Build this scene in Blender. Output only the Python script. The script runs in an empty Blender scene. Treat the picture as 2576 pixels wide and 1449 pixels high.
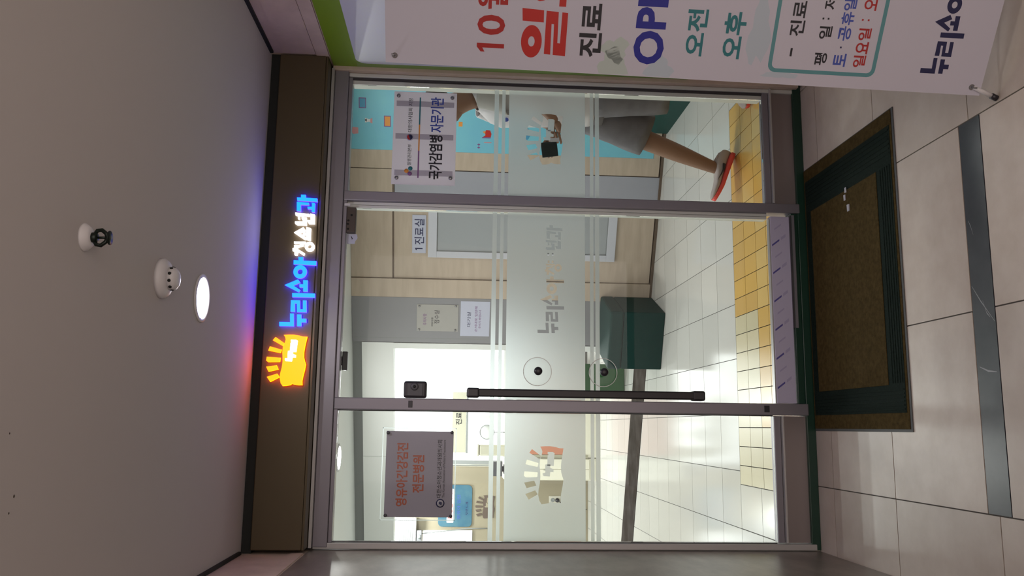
import bpy, bmesh, math, random
from mathutils import Vector, Matrix
random.seed(7)
C = bpy.context.collection
SC = bpy.context.scene
def lin(r, g, b):
    f = lambda c: (c/255/12.92) if c/255 <= .04045 else ((c/255+.055)/1.055)**2.4
    return (f(r), f(g), f(b), 1)

# ------------------------------------------------------------------ camera, world, light, exposure
cam_d = bpy.data.cameras.new('camera'); cam = bpy.data.objects.new('camera', cam_d); C.objects.link(cam)
right = Vector((0.0124364, -0.06643302, -0.99771338))
up = Vector((0.98638403, -0.1628227, 0.02313678))
fwd = Vector((0.16398743, 0.98441628, -0.06350354))
M = Matrix((right, up, -fwd)).transposed().to_4x4(); M.translation = Vector((0, 0, 1.6))
cam.matrix_world = M
cam_d.sensor_fit = 'HORIZONTAL'; cam_d.sensor_width = 36; cam_d.lens = 36*2104.75/2576
cam_d.clip_start = .05
SC.camera = cam
w = bpy.data.worlds.new('world'); SC.world = w; w.use_nodes = True
w.node_tree.nodes['Background'].inputs[0].default_value = (1.0, .86, .80, 1)
w.node_tree.nodes['Background'].inputs[1].default_value = 1.75
SC.view_settings.view_transform = 'Standard'; SC.view_settings.look = 'None'
SC.view_settings.exposure = 0; SC.view_settings.gamma = 1; SC.view_settings.use_curve_mapping = False
try:
    SC.cycles.use_denoising = True
    SC.cycles.max_bounces = 10; SC.cycles.transparent_max_bounces = 12
    SC.cycles.sample_clamp_indirect = 6
except Exception: pass

def area(name, loc, size, power, col=(1, 1, 1), sy=None, rot=(0, 0, 0)):
    l = bpy.data.lights.new(name, 'AREA'); l.energy = power; l.color = col; l.size = size
    if sy: l.shape = 'RECTANGLE'; l.size_y = sy
    else: l.shape = 'DISK'
    o = bpy.data.objects.new(name, l); o.location = loc; o.rotation_euler = rot; C.objects.link(o); return o
YF = 3.70
XL, XR, ZC = -.517, 1.627, 2.455
area('downlight_lamp', (.411, 2.82, ZC-.012), .125, 4.2, (1, .97, 1))
# inner room lamps, each sits in the mouth of a ceiling downlight
IN_LAMPS = [(-.244, 6.475), (.62, 5.3), (2.0, 5.2), (-1.2, 5.2)]
for (x, y) in IN_LAMPS:
    area('room_lamp', (x, y, 2.455), .16, 11.5 if x < 1 else 10.5, (1, .98, .95))
BACK_LAMPS = [(-1.0, 8.6), (.3, 8.7), (.3, 9.8), (-1.0, 9.8)]
for (x, y) in BACK_LAMPS:
    area('room_lamp', (x, y, 2.455), .2, 27, (.97, 1, .98))

# ------------------------------------------------------------------ materials
def mat(name, col, rough=.5, metal=0, emit=None, es=1, noise=None, bump=None, spec=.5, stretch=None, coat=0):
    m = bpy.data.materials.new(name); m.use_nodes = True
    nt = m.node_tree; b = nt.nodes['Principled BSDF']
    b.inputs['Base Color'].default_value = col; b.inputs['Roughness'].default_value = rough
    b.inputs['Metallic'].default_value = metal; b.inputs['Specular IOR Level'].default_value = spec
    b.inputs['Coat Weight'].default_value = coat; b.inputs['Coat Roughness'].default_value = .05
    if emit: b.inputs['Emission Color'].default_value = emit; b.inputs['Emission Strength'].default_value = es
    if noise or bump:
        tc = nt.nodes.new('ShaderNodeTexCoord'); mp = nt.nodes.new('ShaderNodeMapping')
        geo = nt.nodes.new('ShaderNodeNewGeometry')
        nt.links.new(geo.outputs['Position'], mp.inputs[0])
        if stretch: mp.inputs['Scale'].default_value = stretch
    if noise:
        scale, col2, lo, hi = noise
        n = nt.nodes.new('ShaderNodeTexNoise'); n.inputs['Scale'].default_value = scale; n.inputs['Detail'].default_value = 6
        n.inputs['Roughness'].default_value = .6
        nt.links.new(mp.outputs[0], n.inputs['Vector'])
        r = nt.nodes.new('ShaderNodeValToRGB'); r.color_ramp.elements[0].position = lo; r.color_ramp.elements[1].position = hi
        r.color_ramp.elements[0].color = col; r.color_ramp.elements[1].color = col2
        nt.links.new(n.outputs['Fac'], r.inputs[0]); nt.links.new(r.outputs[0], b.inputs['Base Color'])
    if bump:
        scale, st = bump
        n = nt.nodes.new('ShaderNodeTexNoise'); n.inputs['Scale'].default_value = scale; n.inputs['Detail'].default_value = 3
        nt.links.new(mp.outputs[0], n.inputs['Vector'])
        bp = nt.nodes.new('ShaderNodeBump'); bp.inputs['Strength'].default_value = st; bp.inputs['Distance'].default_value = .004
        nt.links.new(n.outputs['Fac'], bp.inputs['Height']); nt.links.new(bp.outputs[0], b.inputs['Normal'])
    return m
def glass(name, tint=(.97, .99, .98, 1), ior=1.26):
    m = bpy.data.materials.new(name); m.use_nodes = True; nt = m.node_tree; nt.nodes.clear()
    o = nt.nodes.new('ShaderNodeOutputMaterial'); mx = nt.nodes.new('ShaderNodeMixShader')
    t = nt.nodes.new('ShaderNodeBsdfTransparent'); g = nt.nodes.new('ShaderNodeBsdfGlossy'); f = nt.nodes.new('ShaderNodeFresnel')
    t.inputs[0].default_value = tint; g.inputs['Roughness'].default_value = .0; f.inputs[0].default_value = ior
    nt.links.new(f.outputs[0], mx.inputs[0]); nt.links.new(t.outputs[0], mx.inputs[1]); nt.links.new(g.outputs[0], mx.inputs[2])
    nt.links.new(mx.outputs[0], o.inputs[0]); return m
def frost(name):
    m = bpy.data.materials.new(name); m.use_nodes = True; nt = m.node_tree; nt.nodes.clear()
    o = nt.nodes.new('ShaderNodeOutputMaterial')
    tr = nt.nodes.new('ShaderNodeBsdfTranslucent'); tr.inputs[0].default_value = (.93, .98, .97, 1)
    di = nt.nodes.new('ShaderNodeBsdfDiffuse'); di.inputs[0].default_value = (.74, .78, .78, 1)
    re = nt.nodes.new('ShaderNodeBsdfRefraction'); re.inputs['Roughness'].default_value = .74; re.inputs['IOR'].default_value = 1.28
    re.inputs[0].default_value = (.74, .80, .81, 1)
    m1 = nt.nodes.new('ShaderNodeMixShader'); m1.inputs[0].default_value = .38
    nt.links.new(tr.outputs[0], m1.inputs[1]); nt.links.new(di.outputs[0], m1.inputs[2])
    m2 = nt.nodes.new('ShaderNodeMixShader'); m2.inputs[0].default_value = .66
    nt.links.new(m1.outputs[0], m2.inputs[1]); nt.links.new(re.outputs[0], m2.inputs[2])
    # the film scatters once: its inner face is clear
    gm = nt.nodes.new('ShaderNodeNewGeometry'); tp = nt.nodes.new('ShaderNodeBsdfTransparent'); m3 = nt.nodes.new('ShaderNodeMixShader')
    nt.links.new(gm.outputs['Backfacing'], m3.inputs[0]); nt.links.new(m2.outputs[0], m3.inputs[1]); nt.links.new(tp.outputs[0], m3.inputs[2])
    nt.links.new(m3.outputs[0], o.inputs[0]); return m
def emis(name, col, s): 
    m = mat(name, (0, 0, 0, 1), .5, emit=col, es=s); return m

K = {}
K['plaster'] = mat('white plaster', (.50, .475, .46, 1), .9, bump=(60, .05))
K['stone'] = mat('beige stone', (.64, .52, .43, 1), .45, noise=(9, (.52, .42, .34, 1), .35, .7))
K['floor_tiles'] = [mat('cream marble %d' % i, (c*.62, c*.545, c*.475, 1), .34, noise=(7+i, (c*.54, c*.46, c*.39, 1), .35, .72), spec=.4) for i, c in enumerate((1.0, .93, 1.06))]
K['black_stone'] = mat('black marble', (.028, .030, .042, 1), .3, noise=(5, (.055, .058, .075, 1), .4, .75))
K['vein'] = mat('white vein', (.35, .35, .38, 1), .4)
K['joint'] = mat('tile joint', (.10, .085, .07, 1), .8)
K['in_joint'] = mat('inner tile joint', (.07, .065, .058, 1), .8)
K['in_tile'] = [mat('white glazed tile %d' % i, (c*.62, c*.61, c*.58, 1), .13, spec=.5) for i, c in enumerate((1.0, .97, 1.03))]
K['yellow_tile'] = [mat('yellow tile %d' % i, c, .25) for i, c in enumerate(((.66, .40, .09, 1), (.62, .38, .10, 1), (.68, .45, .14, 1)))]
K['pale_tile'] = [mat('pale yellow tile %d' % i, c, .25) for i, c in enumerate(((.66, .58, .38, 1), (.62, .55, .36, 1)))]
K['bronze'] = mat('brown fascia metal', (.090, .068, .036, 1), .42, metal=.35, bump=(25, .03))
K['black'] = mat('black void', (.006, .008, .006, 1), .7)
K['alu'] = mat('aluminium frame', (.26, .245, .275, 1), .4, metal=.4)
K['alu_light'] = mat('bright aluminium edge', (.50, .49, .48, 1), .35, metal=.3)
K['edge_white'] = mat('pale edge profile', (.66, .68, .64, 1), .35)
K['alu_dark'] = mat('dark frame groove', (.05, .045, .05, 1), .5)
K['kick'] = mat('grey brown kick panel', (.30, .26, .255, 1), .4, metal=.4)
K['green_sill'] = mat('dark green base strip', (.010, .045, .028, 1), .35)
K['panel_grey'] = mat('grey polished panel', (.23, .20, .175, 1), .36, metal=.4, noise=(1.6, (.31, .275, .24, 1), .38, .68), stretch=(1, 3.5, 9))
K['glass'] = glass('clear glass')
K['acrylic'] = glass('clear acrylic', (.985, .992, .992, 1), 1.2)
K['frost'] = frost('frosted film')
K['handle'] = mat('black handle', (.025, .022, .024, 1), .38, metal=.3)
K['blackplastic'] = mat('black plastic', (.022, .020, .026, 1), .35)
K['darkgrey'] = mat('dark grey plastic', (.07, .07, .078, 1), .4)
K['chrome'] = mat('chrome', (.6, .6, .6, 1), .18, metal=1)
K['screw'] = mat('steel screw cap', (.28, .28, .29, 1), .3, metal=.9)
K['white'] = mat('white plastic', (.66, .65, .66, 1), .45)
K['film'] = mat('protective film', (.56, .53, .70, 1), .35)
K['film_blue'] = mat('film print', (.10, .09, .34, 1), .5)
K['film_pale'] = mat('film faint print', (.43, .40, .60, 1), .5)
K['mat_brown'] = mat('mat carpet', (.050, .034, .010, 1), .95, noise=(60, (.095, .064, .022, 1), .3, .7), bump=(300, .6), spec=.1)
K['mat_green'] = mat('mat ribbed border', (.005, .011, .008, 1), .9, noise=(120, (.013, .024, .018, 1), .3, .7), spec=.15)
K['rubber'] = mat('grey rubber edge', (.09, .095, .095, 1), .7)
K['banner'] = mat('banner sheet', (.58, .57, .66, 1), .5, spec=.3)
K['boardwhite'] = mat('board white', (.60, .63, .72, 1), .3)
K['boardgreen'] = mat('board green', (.19, .33, .010, 1), .35)
K['boardpale'] = mat('board pale green', (.23, .38, .10, 1), .35)
K['red'] = mat('red ink', (.40, .016, .014, 1), .5)
K['brightred'] = mat('bright red ink', (.50, .018, .012, 1), .5)
K['ink'] = mat('black ink', (.012, .012, .018, 1), .5)
K['navy'] = mat('navy ink', (.012, .014, .075, 1), .5)
K['blueink'] = mat('blue ink', (.010, .014, .27, 1), .5)
K['midblue'] = mat('mid blue ink', (.05, .085, .40, 1), .5)
K['teal'] = mat('teal ink', (.018, .18, .21, 1), .5)
K['tealline'] = mat('teal line', (.10, .29, .32, 1), .5)
K['wash_g'] = mat('green wash', (.48, .56, .53, 1), .5)
K['wash_b'] = mat('blue wash', (.47, .55, .63, 1), .5)
K['wood'] = mat('pale wood', (.52, .43, .34, 1), .5, noise=(3, (.44, .355, .275, 1), .35, .7), stretch=(1, 1, 7))
K['woodline'] = mat('dark wood gap', (.12, .085, .06, 1), .7)
K['inwall'] = mat('grey white wall', (.245, .245, .26, 1), .5)
K['doorwhite'] = mat('white door frame', (.55, .56, .62, 1), .4)
K['doorglass'] = mat('frosted door glass', (.36, .38, .40, 1), .25)
K['greydoor'] = mat('grey door leaf', (.34, .35, .40, 1), .35)
K['paper_blue'] = mat('pale blue paper', (.50, .52, .64, 1), .6)
K['paper'] = mat('paper', (.50, .50, .55, 1), .6)
K['paper_dim'] = mat('clear plate', (.37, .36, .34, 1), .4)
K['cyan'] = mat('cyan wallpaper', (.20, .56, .66, 1), .5, noise=(1.6, (.16, .48, .66, 1), .4, .65))
K['skyblue'] = mat('sky blue print', (.07, .30, .50, 1), .5)
K['orange'] = mat('orange print', (.75, .30, .05, 1), .5)
K['purple'] = mat('purple print', (.22, .09, .25, 1), .5)
K['pink'] = mat('pink print', (.60, .28, .30, 1), .5)
K['benchg'] = mat('dark green vinyl', (.005, .034, .030, 1), .6, spec=.1)
K['benchg2'] = mat('teal green vinyl', (.010, .060, .052, 1), .5, spec=.2)
K['stoolg'] = mat('green vinyl', (.010, .085, .018, 1), .4)
K['darkmarble'] = mat('dark threshold', (.045, .038, .033, 1), .5, noise=(6, (.075, .065, .06, 1), .4, .7), spec=.0)
K['whitewall'] = mat('white wall', (.78, .80, .78, 1), .4)
K['greytrim'] = mat('grey ceiling trim', (.24, .25, .25, 1), .6)
K['beigewall'] = mat('beige wall', (.29, .25, .175, 1), .5)
K['deskorange'] = mat('orange desk', (.52, .22, .14, 1), .5, spec=.2)
K['khaki'] = mat('khaki edge', (.35, .33, .24, 1), .5)
K['cream'] = mat('cream panel', (.78, .75, .62, 1), .4)
K['winlight'] = emis('daylight window', (.97, 1, .98, 1), 3.2)
K['lampface'] = emis('lamp face', (1, .97, 1, 1), 12)
K['skin'] = mat('skin', (.24, .125, .072, 1), .55, bump=(80, .05))
K['hair'] = mat('black hair', (.012, .010, .008, 1), .7, bump=(150, .6))
K['tshirt'] = mat('white cotton', (.56, .55, .57, 1), .85, bump=(30, .1))
K['sleeve'] = mat('light grey cotton', (.42, .41, .39, 1), .85, bump=(30, .1))
K['shorts'] = mat('grey jersey', (.17, .165, .18, 1), .9, noise=(14, (.13, .125, .135, 1), .4, .7), bump=(25, .15))
K['shoegrey'] = mat('shoe mesh', (.42, .36, .35, 1), .8)
K['shoered'] = mat('coral sole', (.80, .075, .062, 1), .5)
K['ledblue'] = emis('blue led face', (.004, .105, 1, 1), 5.0)
K['ledviolet'] = emis('violet led return', (.012, .006, 1, 1), 26)
K['ledwhite'] = emis('white led face', (1, .95, 1, 1), 6)
K['ledyellow'] = emis('amber led face', (1, .19, .0, 1), 3.6)
K['ledorange'] = emis('orange led return', (1, .11, .0, 1), 13)
K['greymetal'] = mat('grey sign plate', (.33, .305, .36, 1), .4)
def glowplate(name, col, f=.45):
    m = bpy.data.materials.new(name); m.use_nodes = True; nt = m.node_tree; nt.nodes.clear()
    o = nt.nodes.new('ShaderNodeOutputMaterial'); a = nt.nodes.new('ShaderNodeBsdfDiffuse'); b = nt.nodes.new('ShaderNodeBsdfTranslucent')
    a.inputs[0].default_value = col; b.inputs[0].default_value = col; mx = nt.nodes.new('ShaderNodeMixShader'); mx.inputs[0].default_value = f
    nt.links.new(a.outputs[0], mx.inputs[1]); nt.links.new(b.outputs[0], mx.inputs[2]); nt.links.new(mx.outputs[0], o.inputs[0]); return m
K['plate'] = glowplate('white acrylic plate', (.90, .88, .92, 1), .5)
K['plateband'] = glowplate('plate band', (.72, .70, .75, 1), .5)
K['orangered'] = mat('orange red ink', (.42, .085, .03, 1), .5)
K['brownlogo'] = mat('brown relief', (.10, .07, .055, 1), .5)
K['sprinkler'] = mat('dark bronze casting', (.012, .020, .016, 1), .3, metal=.5)
K['posterblue'] = mat('poster blue', (.025, .10, .17, 1), .4, noise=(4, (.06, .15, .20, 1), .4, .6))
K['closer'] = mat('brown closer', (.065, .048, .036, 1), .5)
K['outlet'] = mat('outlet cream', (.55, .52, .45, 1), .4)
K['khakilt'] = mat('ivory board', (.50, .48, .38, 1), .5)

# ------------------------------------------------------------------ helpers
def meta(o, label=None, cat=None, group=None, kind=None):
    if label: o['label'] = label
    if cat: o['category'] = cat
    if group: o['group'] = group
    if kind: o['kind'] = kind
    return o
WORLD = {}
def link(name, me, m, parent, org):
    o = bpy.data.objects.new(name, me); C.objects.link(o)
    if m is not None:
        for mm in (m if isinstance(m, (list, tuple)) else [m]): me.materials.append(mm)
    pw = WORLD[parent.name] if parent else Vector((0, 0, 0))
    o.location = Vector(org) - pw
    if parent: o.parent = parent
    WORLD[o.name] = Vector(org)
    return o
def thing(name, loc, label=None, cat=None, group=None, kind=None, parent=None):
    o = bpy.data.objects.new(name, None); C.objects.link(o); o.empty_display_size = .1
    o.location = Vector(loc) - (WORLD[parent.name] if parent else Vector((0, 0, 0)))
    if parent: o.parent = parent
    WORLD[o.name] = Vector(loc); return meta(o, label, cat, group, kind)
def fin(name, bm, m, parent=None, smooth=False):
    bmesh.ops.recalc_face_normals(bm, faces=bm.faces[:])
    vs = [v.co for v in bm.verts]
    lo = Vector([min(c[i] for c in vs) for i in range(3)]); hi = Vector([max(c[i] for c in vs) for i in range(3)])
    org = Vector(((lo.x+hi.x)/2, (lo.y+hi.y)/2, lo.z))
    for v in bm.verts: v.co -= org
    me = bpy.data.meshes.new(name)
    if smooth:
        for f in bm.faces: f.smooth = True
    bm.to_mesh(me); bm.free()
    return link(name, me, m, parent, org)
class Fr:
    def __init__(s, O, U, V):
        s.O = Vector(O); s.U = Vector(U).normalized(); s.V = Vector(V).normalized(); s.N = s.U.cross(s.V)
    def p(s, u, v, w=0): return s.O+s.U*u+s.V*v+s.N*w
WF = Fr((0, 0, 0), (1, 0, 0), (0, 0, 1))           # world: u=x v=z w=-y
GF = Fr((0, YF, 0), (1, 0, 0), (0, 0, 1))          # shop front plane
ang = math.radians(33); le = math.radians(6.1)
BU = Vector((math.cos(ang), -math.sin(ang), 0)); BV = Vector((math.sin(ang), math.cos(ang), 0))*math.sin(le)+Vector((0, 0, 1))*math.cos(le)
BF = Fr((1.001, 2.291, .051), BU, BV)              # leaning banner sheet
OB = Fr((1.213, 6.728, 0), (.89918, -.43757, 0), (0, 0, 1))   # slanted inner wall
def add_box(bm, fr, u0, u1, v0, v1, w0, w1, bev=0):
    vs = [bm.verts.new(fr.p(u, v, w)) for u in (u0, u1) for v in (v0, v1) for w in (w0, w1)]
    fs = [bm.faces.new([vs[i] for i in q]) for q in ((0, 1, 3, 2), (4, 6, 7, 5), (0, 4, 5, 1), (2, 3, 7, 6), (0, 2, 6, 4), (1, 5, 7, 3))]
    if bev:
        es = list({e for f in fs for e in f.edges}); bmesh.ops.bevel(bm, geom=es, offset=bev, segments=2, affect='EDGES', profile=.5)
def fbox(name, fr, u0, u1, v0, v1, w0, w1, m, parent=None, bev=0):
    bm = bmesh.new(); add_box(bm, fr, u0, u1, v0, v1, w0, w1, bev); return fin(name, bm, m, parent)
def box(name, x0, x1, y0, y1, z0, z1, m, parent=None, bev=0):
    return fbox(name, WF, x0, x1, z0, z1, -y1, -y0, m, parent, bev)
def add_poly(bm, fr, pts, w0, w1, side=None):
    a = [bm.verts.new(fr.p(u, v, w0)) for u, v in pts]; b = [bm.verts.new(fr.p(u, v, w1)) for u, v in pts]
    n = len(pts); bm.faces.new(a[::-1]); bm.faces.new(b)
    for i in range(n):
        f = bm.faces.new((a[i], a[(i+1) % n], b[(i+1) % n], b[i]))
        if side is not None: f.material_index = side
def poly(name, fr, pts, w0, w1, m, parent=None, side=None):
    bm = bmesh.new(); add_poly(bm, fr, pts, w0, w1, side); return fin(name, bm, m, parent)
def rrect(u0, u1, v0, v1, r, n=5):
    out = []
    for cu, cv, a0 in ((u1-r, v0+r, -90), (u1-r, v1-r, 0), (u0+r, v1-r, 90), (u0+r, v0+r, 180)):
        for i in range(n+1):
            a = math.radians(a0+90*i/n); out.append((cu+r*math.cos(a), cv+r*math.sin(a)))
    return out
def add_ring(bm, fr, cu, cv, R, r, w0, w1, n=28, side=None, ev=1.0):
    L = []
    for rad, w in ((R, w0), (r, w0), (r, w1), (R, w1)):
        L.append([bm.verts.new(fr.p(cu+rad*math.cos(2*math.pi*i/n), cv+ev*rad*math.sin(2*math.pi*i/n), w)) for i in range(n)])
    for k in range(4):
        A, B = L[k], L[(k+1) % 4]
        for i in range(n):
            f = bm.faces.new((A[i], A[(i+1) % n], B[(i+1) % n], B[i]))
            if side is not None and k != 2: f.material_index = side
def add_tube(bm, pts, rad, n=10, cap=True):
    pts = [Vector(p) for p in pts]; rs = rad if isinstance(rad, (list, tuple)) else [rad]*len(pts)
    rings = []; prev = None
    for i, p in enumerate(pts):
        d = (pts[min(i+1, len(pts)-1)]-pts[max(i-1, 0)]).normalized()
        if prev is None: a = d.orthogonal().normalized()
        else: a = (prev - d*prev.dot(d)).normalized()
        prev = a; b = d.cross(a)
        rings.append([bm.verts.new(p+(a*math.cos(2*math.pi*k/n)+b*math.sin(2*math.pi*k/n))*rs[i]) for k in range(n)])
    for A, B in zip(rings, rings[1:]):
        for k in range(n): bm.faces.new((A[k], A[(k+1) % n], B[(k+1) % n], B[k]))
    if cap: bm.faces.new(rings[0][::-1]); bm.faces.new(rings[-1])
def tube(name, pts, rad, m, parent=None, n=10, smooth=True):
    bm = bmesh.new(); add_tube(bm, pts, rad, n); return fin(name, bm, m, parent, smooth)
def add_lathe(bm, c, axis, prof, n=28):
    c = Vector(c); ax = Vector(axis).normalized(); a = ax.orthogonal().normalized(); b = ax.cross(a); rings = []
    for r, h in prof:
        rings.append([bm.verts.new(c+ax*h+(a*math.cos(2*math.pi*k/n)+b*math.sin(2*math.pi*k/n))*max(r, 1e-4)) for k in range(n)])
    for A, B in zip(rings, rings[1:]):
        for k in range(n): bm.faces.new((A[k], A[(k+1) % n], B[(k+1) % n], B[k]))
    bm.faces.new(rings[0][::-1]); bm.faces.new(rings[-1])
def lathe(name, c, axis, prof, m, parent=None, n=28, smooth=True):
    bm = bmesh.new(); add_lathe(bm, c, axis, prof, n); o = fin(name, bm, m, parent, smooth); return o
def text(name, body, fr, u0, u1, v0, v1, w, m, parent, bold=0, fit='uv', th=.0006, shear=0):
    cu = bpy.data.curves.new(name, 'FONT'); cu.body = body; cu.size = 1; cu.offset = bold; cu.resolution_u = 3; cu.shear = shear
    t = bpy.data.objects.new(name+'_c', cu); C.objects.link(t)
    bpy.context.view_layer.update()
    me = bpy.data.meshes.new_from_object(t.evaluated_get(bpy.context.evaluated_depsgraph_get()))
    bpy.data.objects.remove(t); bpy.data.curves.remove(cu)
    bm = bmesh.new(); bm.from_mesh(me); bpy.data.meshes.remove(me)
    for f in bm.faces: f.smooth = False
    xs = [v.co.x for v in bm.verts]; ys = [v.co.y for v in bm.verts]
    ax, bx, ay, by = min(xs), max(xs), min(ys), max(ys)
    for v in bm.verts:
        v.co = fr.p(u0+(v.co.x-ax)/(bx-ax)*(u1-u0), v0+(v.co.y-ay)/(by-ay)*(v1-v0), w)
    ex = bmesh.ops.extrude_face_region(bm, geom=bm.faces[:])
    for g in ex['geom']:
        if isinstance(g, bmesh.types.BMVert): g.co += fr.N*th
    for f in bm.faces: f.smooth = False
    return fin(name, bm, m, parent)

# ---- the stroke letters of the shop's lettering, in drawn units (x right, y up), top of first letter y=0
def D(cx, cy): return (1386-cy, -(cx-(1386-cy)*.0665))
def R4(x0, x1, y0, y1): return ('p', [D(x0, y1), D(x0, y0), D(x1, y0), D(x1, y1)])
def PP(*p): return ('p', [D(a, b) for a, b in p])
G1 = [[PP((150, 1300), (365, 1300), (365, 1130), (440, 1130), (440, 1380), (150, 1380)), PP((505, 1145), (590, 1145), (590, 1225), (685, 1225), (685, 1300), (590, 1300), (590, 1375), (505, 1375))],
      [PP((385, 865), (565, 865), (565, 1040), (625, 1040), (625, 865), (695, 865), (695, 1100), (503, 1100), (503, 930), (462, 930), (462, 1095), (375, 1095)), R4(412, 865, 725, 805)],
      [PP((262, 568), (530, 450), (580, 515), (440, 575), (575, 660), (545, 708)), PP((556, 545), (635, 545), (635, 465), (725, 465), (720, 690), (632, 690), (635, 610), (560, 612))],
      [('r', D(575, 297), 135, 52), PP((545, 0), (640, 0), (640, 72), (905, 75), (900, 162), (445, 150), (450, 65), (548, 70))]]
o2 = -1368.5
def sh(*p): return ('p', [D(a, b+o2) for a, b in p])
G2 = [[sh((430, 1195), (462, 1190), (462, 1130), (508, 1130), (508, 1195), (670, 1290), (650, 1335), (540, 1262), (515, 1335), (468, 1330), (466, 1250), (430, 1250)), sh((508, 1195), (508, 1130), (548, 1135), (640, 1108), (655, 1135), (560, 1165)), sh((462, 1058), (695, 1058), (695, 1100), (462, 1100)), ('r', D(772, 1152+o2), 96, 42)],
      [sh((460, 875), (652, 763), (702, 830), (575, 885), (697, 960), (680, 1018)), sh((645, 872), (712, 868), (712, 757), (802, 780), (790, 1028), (706, 1012), (710, 918), (640, 915))],
      [sh((485, 648), (640, 648), (640, 560), (715, 560), (715, 718), (520, 716), (483, 690)), sh((493, 470), (775, 490), (778, 530), (655, 530), (655, 600), (622, 600), (622, 530), (580, 530), (580, 600), (545, 600), (545, 530), (495, 522)), sh((728, 618), (800, 618), (800, 480), (885, 500), (878, 685), (760, 685))],
      [sh((525, 245), (770, 262), (772, 308), (606, 306), (606, 440), (522, 432)), sh((740, 342), (830, 342), (830, 258), (897, 268), (888, 455), (826, 448), (826, 392), (745, 388)), sh((612, 98), (705, 98), (705, 158), (940, 165), (945, 235), (533, 222), (530, 158), (612, 158))]]
def E(cx, cy): return (-(cy-830), -cx)
FLAG = [(395, 100), (500, 93), (600, 92), (700, 105), (780, 128), (865, 130), (850, 210), (830, 330), (815, 460), (818, 570), (838, 650), (865, 720), (848, 850), (822, 980), (808, 1080), (815, 1165), (740, 1168), (660, 1160), (610, 1140), (575, 1168), (500, 1182), (430, 1190), (388, 1130), (362, 1020), (368, 920), (392, 800), (402, 680), (395, 560), (385, 460), (392, 350), (425, 265), (440, 200), (425, 145)]
RAYS = [[(230, 150), (415, 280), (385, 340), (178, 220)], [(130, 350), (365, 415), (345, 490), (100, 440)], [(80, 572), (350, 590), (343, 680), (112, 688), (70, 655)], [(78, 785), (280, 750), (322, 840), (130, 890)], [(103, 1000), (300, 930), (352, 1005), (175, 1105)]]
NURI = [[(450, 600), (500, 600), (500, 440), (600, 440), (600, 505), (665, 530), (665, 583), (600, 583), (590, 665), (470, 662), (450, 640)], [(545, 200), (650, 200), (685, 225), (668, 465), (537, 465), (545, 265), (575, 262), (545, 240)]]
def mapped(sh_, u0, v0, ku, kv):
    if sh_[0] == 'p': return ('p', [(u0+a*ku, v0+b*kv) for a, b in sh_[1]])
    return ('r', (u0+sh_[1][0]*ku, v0+sh_[1][1]*kv), sh_[2]*ku, sh_[3]*ku)
def glyph(bm, fr, g, u0, v0, ku, kv, w0, w1, side=None):
    for s in g:
        s = mapped(s, u0, v0, ku, kv)
        if s[0] == 'p': add_poly(bm, fr, s[1], w0, w1, side)
        else: add_ring(bm, fr, s[1][0], s[1][1], s[2], s[3], w0, w1, side=side, ev=kv/ku)
def logo_pts(pts, u0, v0, ku, kv):     # u0,v0: left top of the emblem
    return [(u0+(1190-cy)*ku, v0-(cx-70)*kv) for cx, cy in pts]

def tri_cut(film, shapes):            # cut shapes (list of fn(bm)) out of a film mesh
    bm = bmesh.new()
    for s in shapes: s(bm)
    bmesh.ops.recalc_face_normals(bm, faces=bm.faces[:])
    me = bpy.data.meshes.new('cut'); bm.to_mesh(me); bm.free()
    c = bpy.data.objects.new('cut', me); C.objects.link(c)
    md = film.modifiers.new('b', 'BOOLEAN'); md.operation = 'DIFFERENCE'; md.solver = 'EXACT'; md.use_self = True; md.object = c
    bpy.context.view_layer.update()
    me2 = bpy.data.meshes.new_from_object(film.evaluated_get(bpy.context.evaluated_depsgraph_get()))
    film.modifiers.clear(); film.data = me2
    bpy.data.objects.remove(c)

# ================================================================== SETTING, outside
ceil = box('ceiling', XL-.25, 3.0, -.6, YF+.0, ZC, ZC+.06, K['plaster']); meta(ceil, kind='structure')
meta(box('trim_1', XL, XL+.012, -.6, YF-.16, ZC-.012, ZC, K['black']), kind='structure')  # black strips on both sides paint in the shadow line under the ceiling
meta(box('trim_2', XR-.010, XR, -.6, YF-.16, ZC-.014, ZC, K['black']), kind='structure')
# outer floor: slab with a child for each stone
flo = box('floor', -2.6, 3.6, -.4, YF-.0, -.05, -.004, K['joint']); meta(flo, kind='structure')
gx = [-2.5+.04, -1.46, -.85, -.24, .373, .978, 1.59, 2.2, 2.81, 3.42]
rows = [(3.022, 3.527), (2.487, 3.018)]
j = .0022
def tile(x0, x1, y0, y1, m, par, z0=-.006, z1=0, g=j): return box('tile', x0+g, x1-g, y0+g, y1-g, z0, z1, m, par, 0)
cnt = 0
for i in range(len(gx)-1):
    x0, x1 = gx[i], gx[i+1]
    mid = -.3 < x0 < .97
    ys = [(3.525, 3.695), (3.02, 3.525)] + ([(2.485, 3.02), (1.77, 2.375)] if mid else [(2.43, 3.02), (1.77, 2.43)]) + [(1.16, 1.77), (.55, 1.16), (-.06, .55)]
    for (y0, y1) in ys:
        cnt += 1; tile(x0, x1, y0, y1, random.choice(K['floor_tiles']), flo)
st = box('border_stone', -.24+j, .978-j, 2.375+j, 2.485-j, -.006, .0, K['black_stone'], flo)
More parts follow.
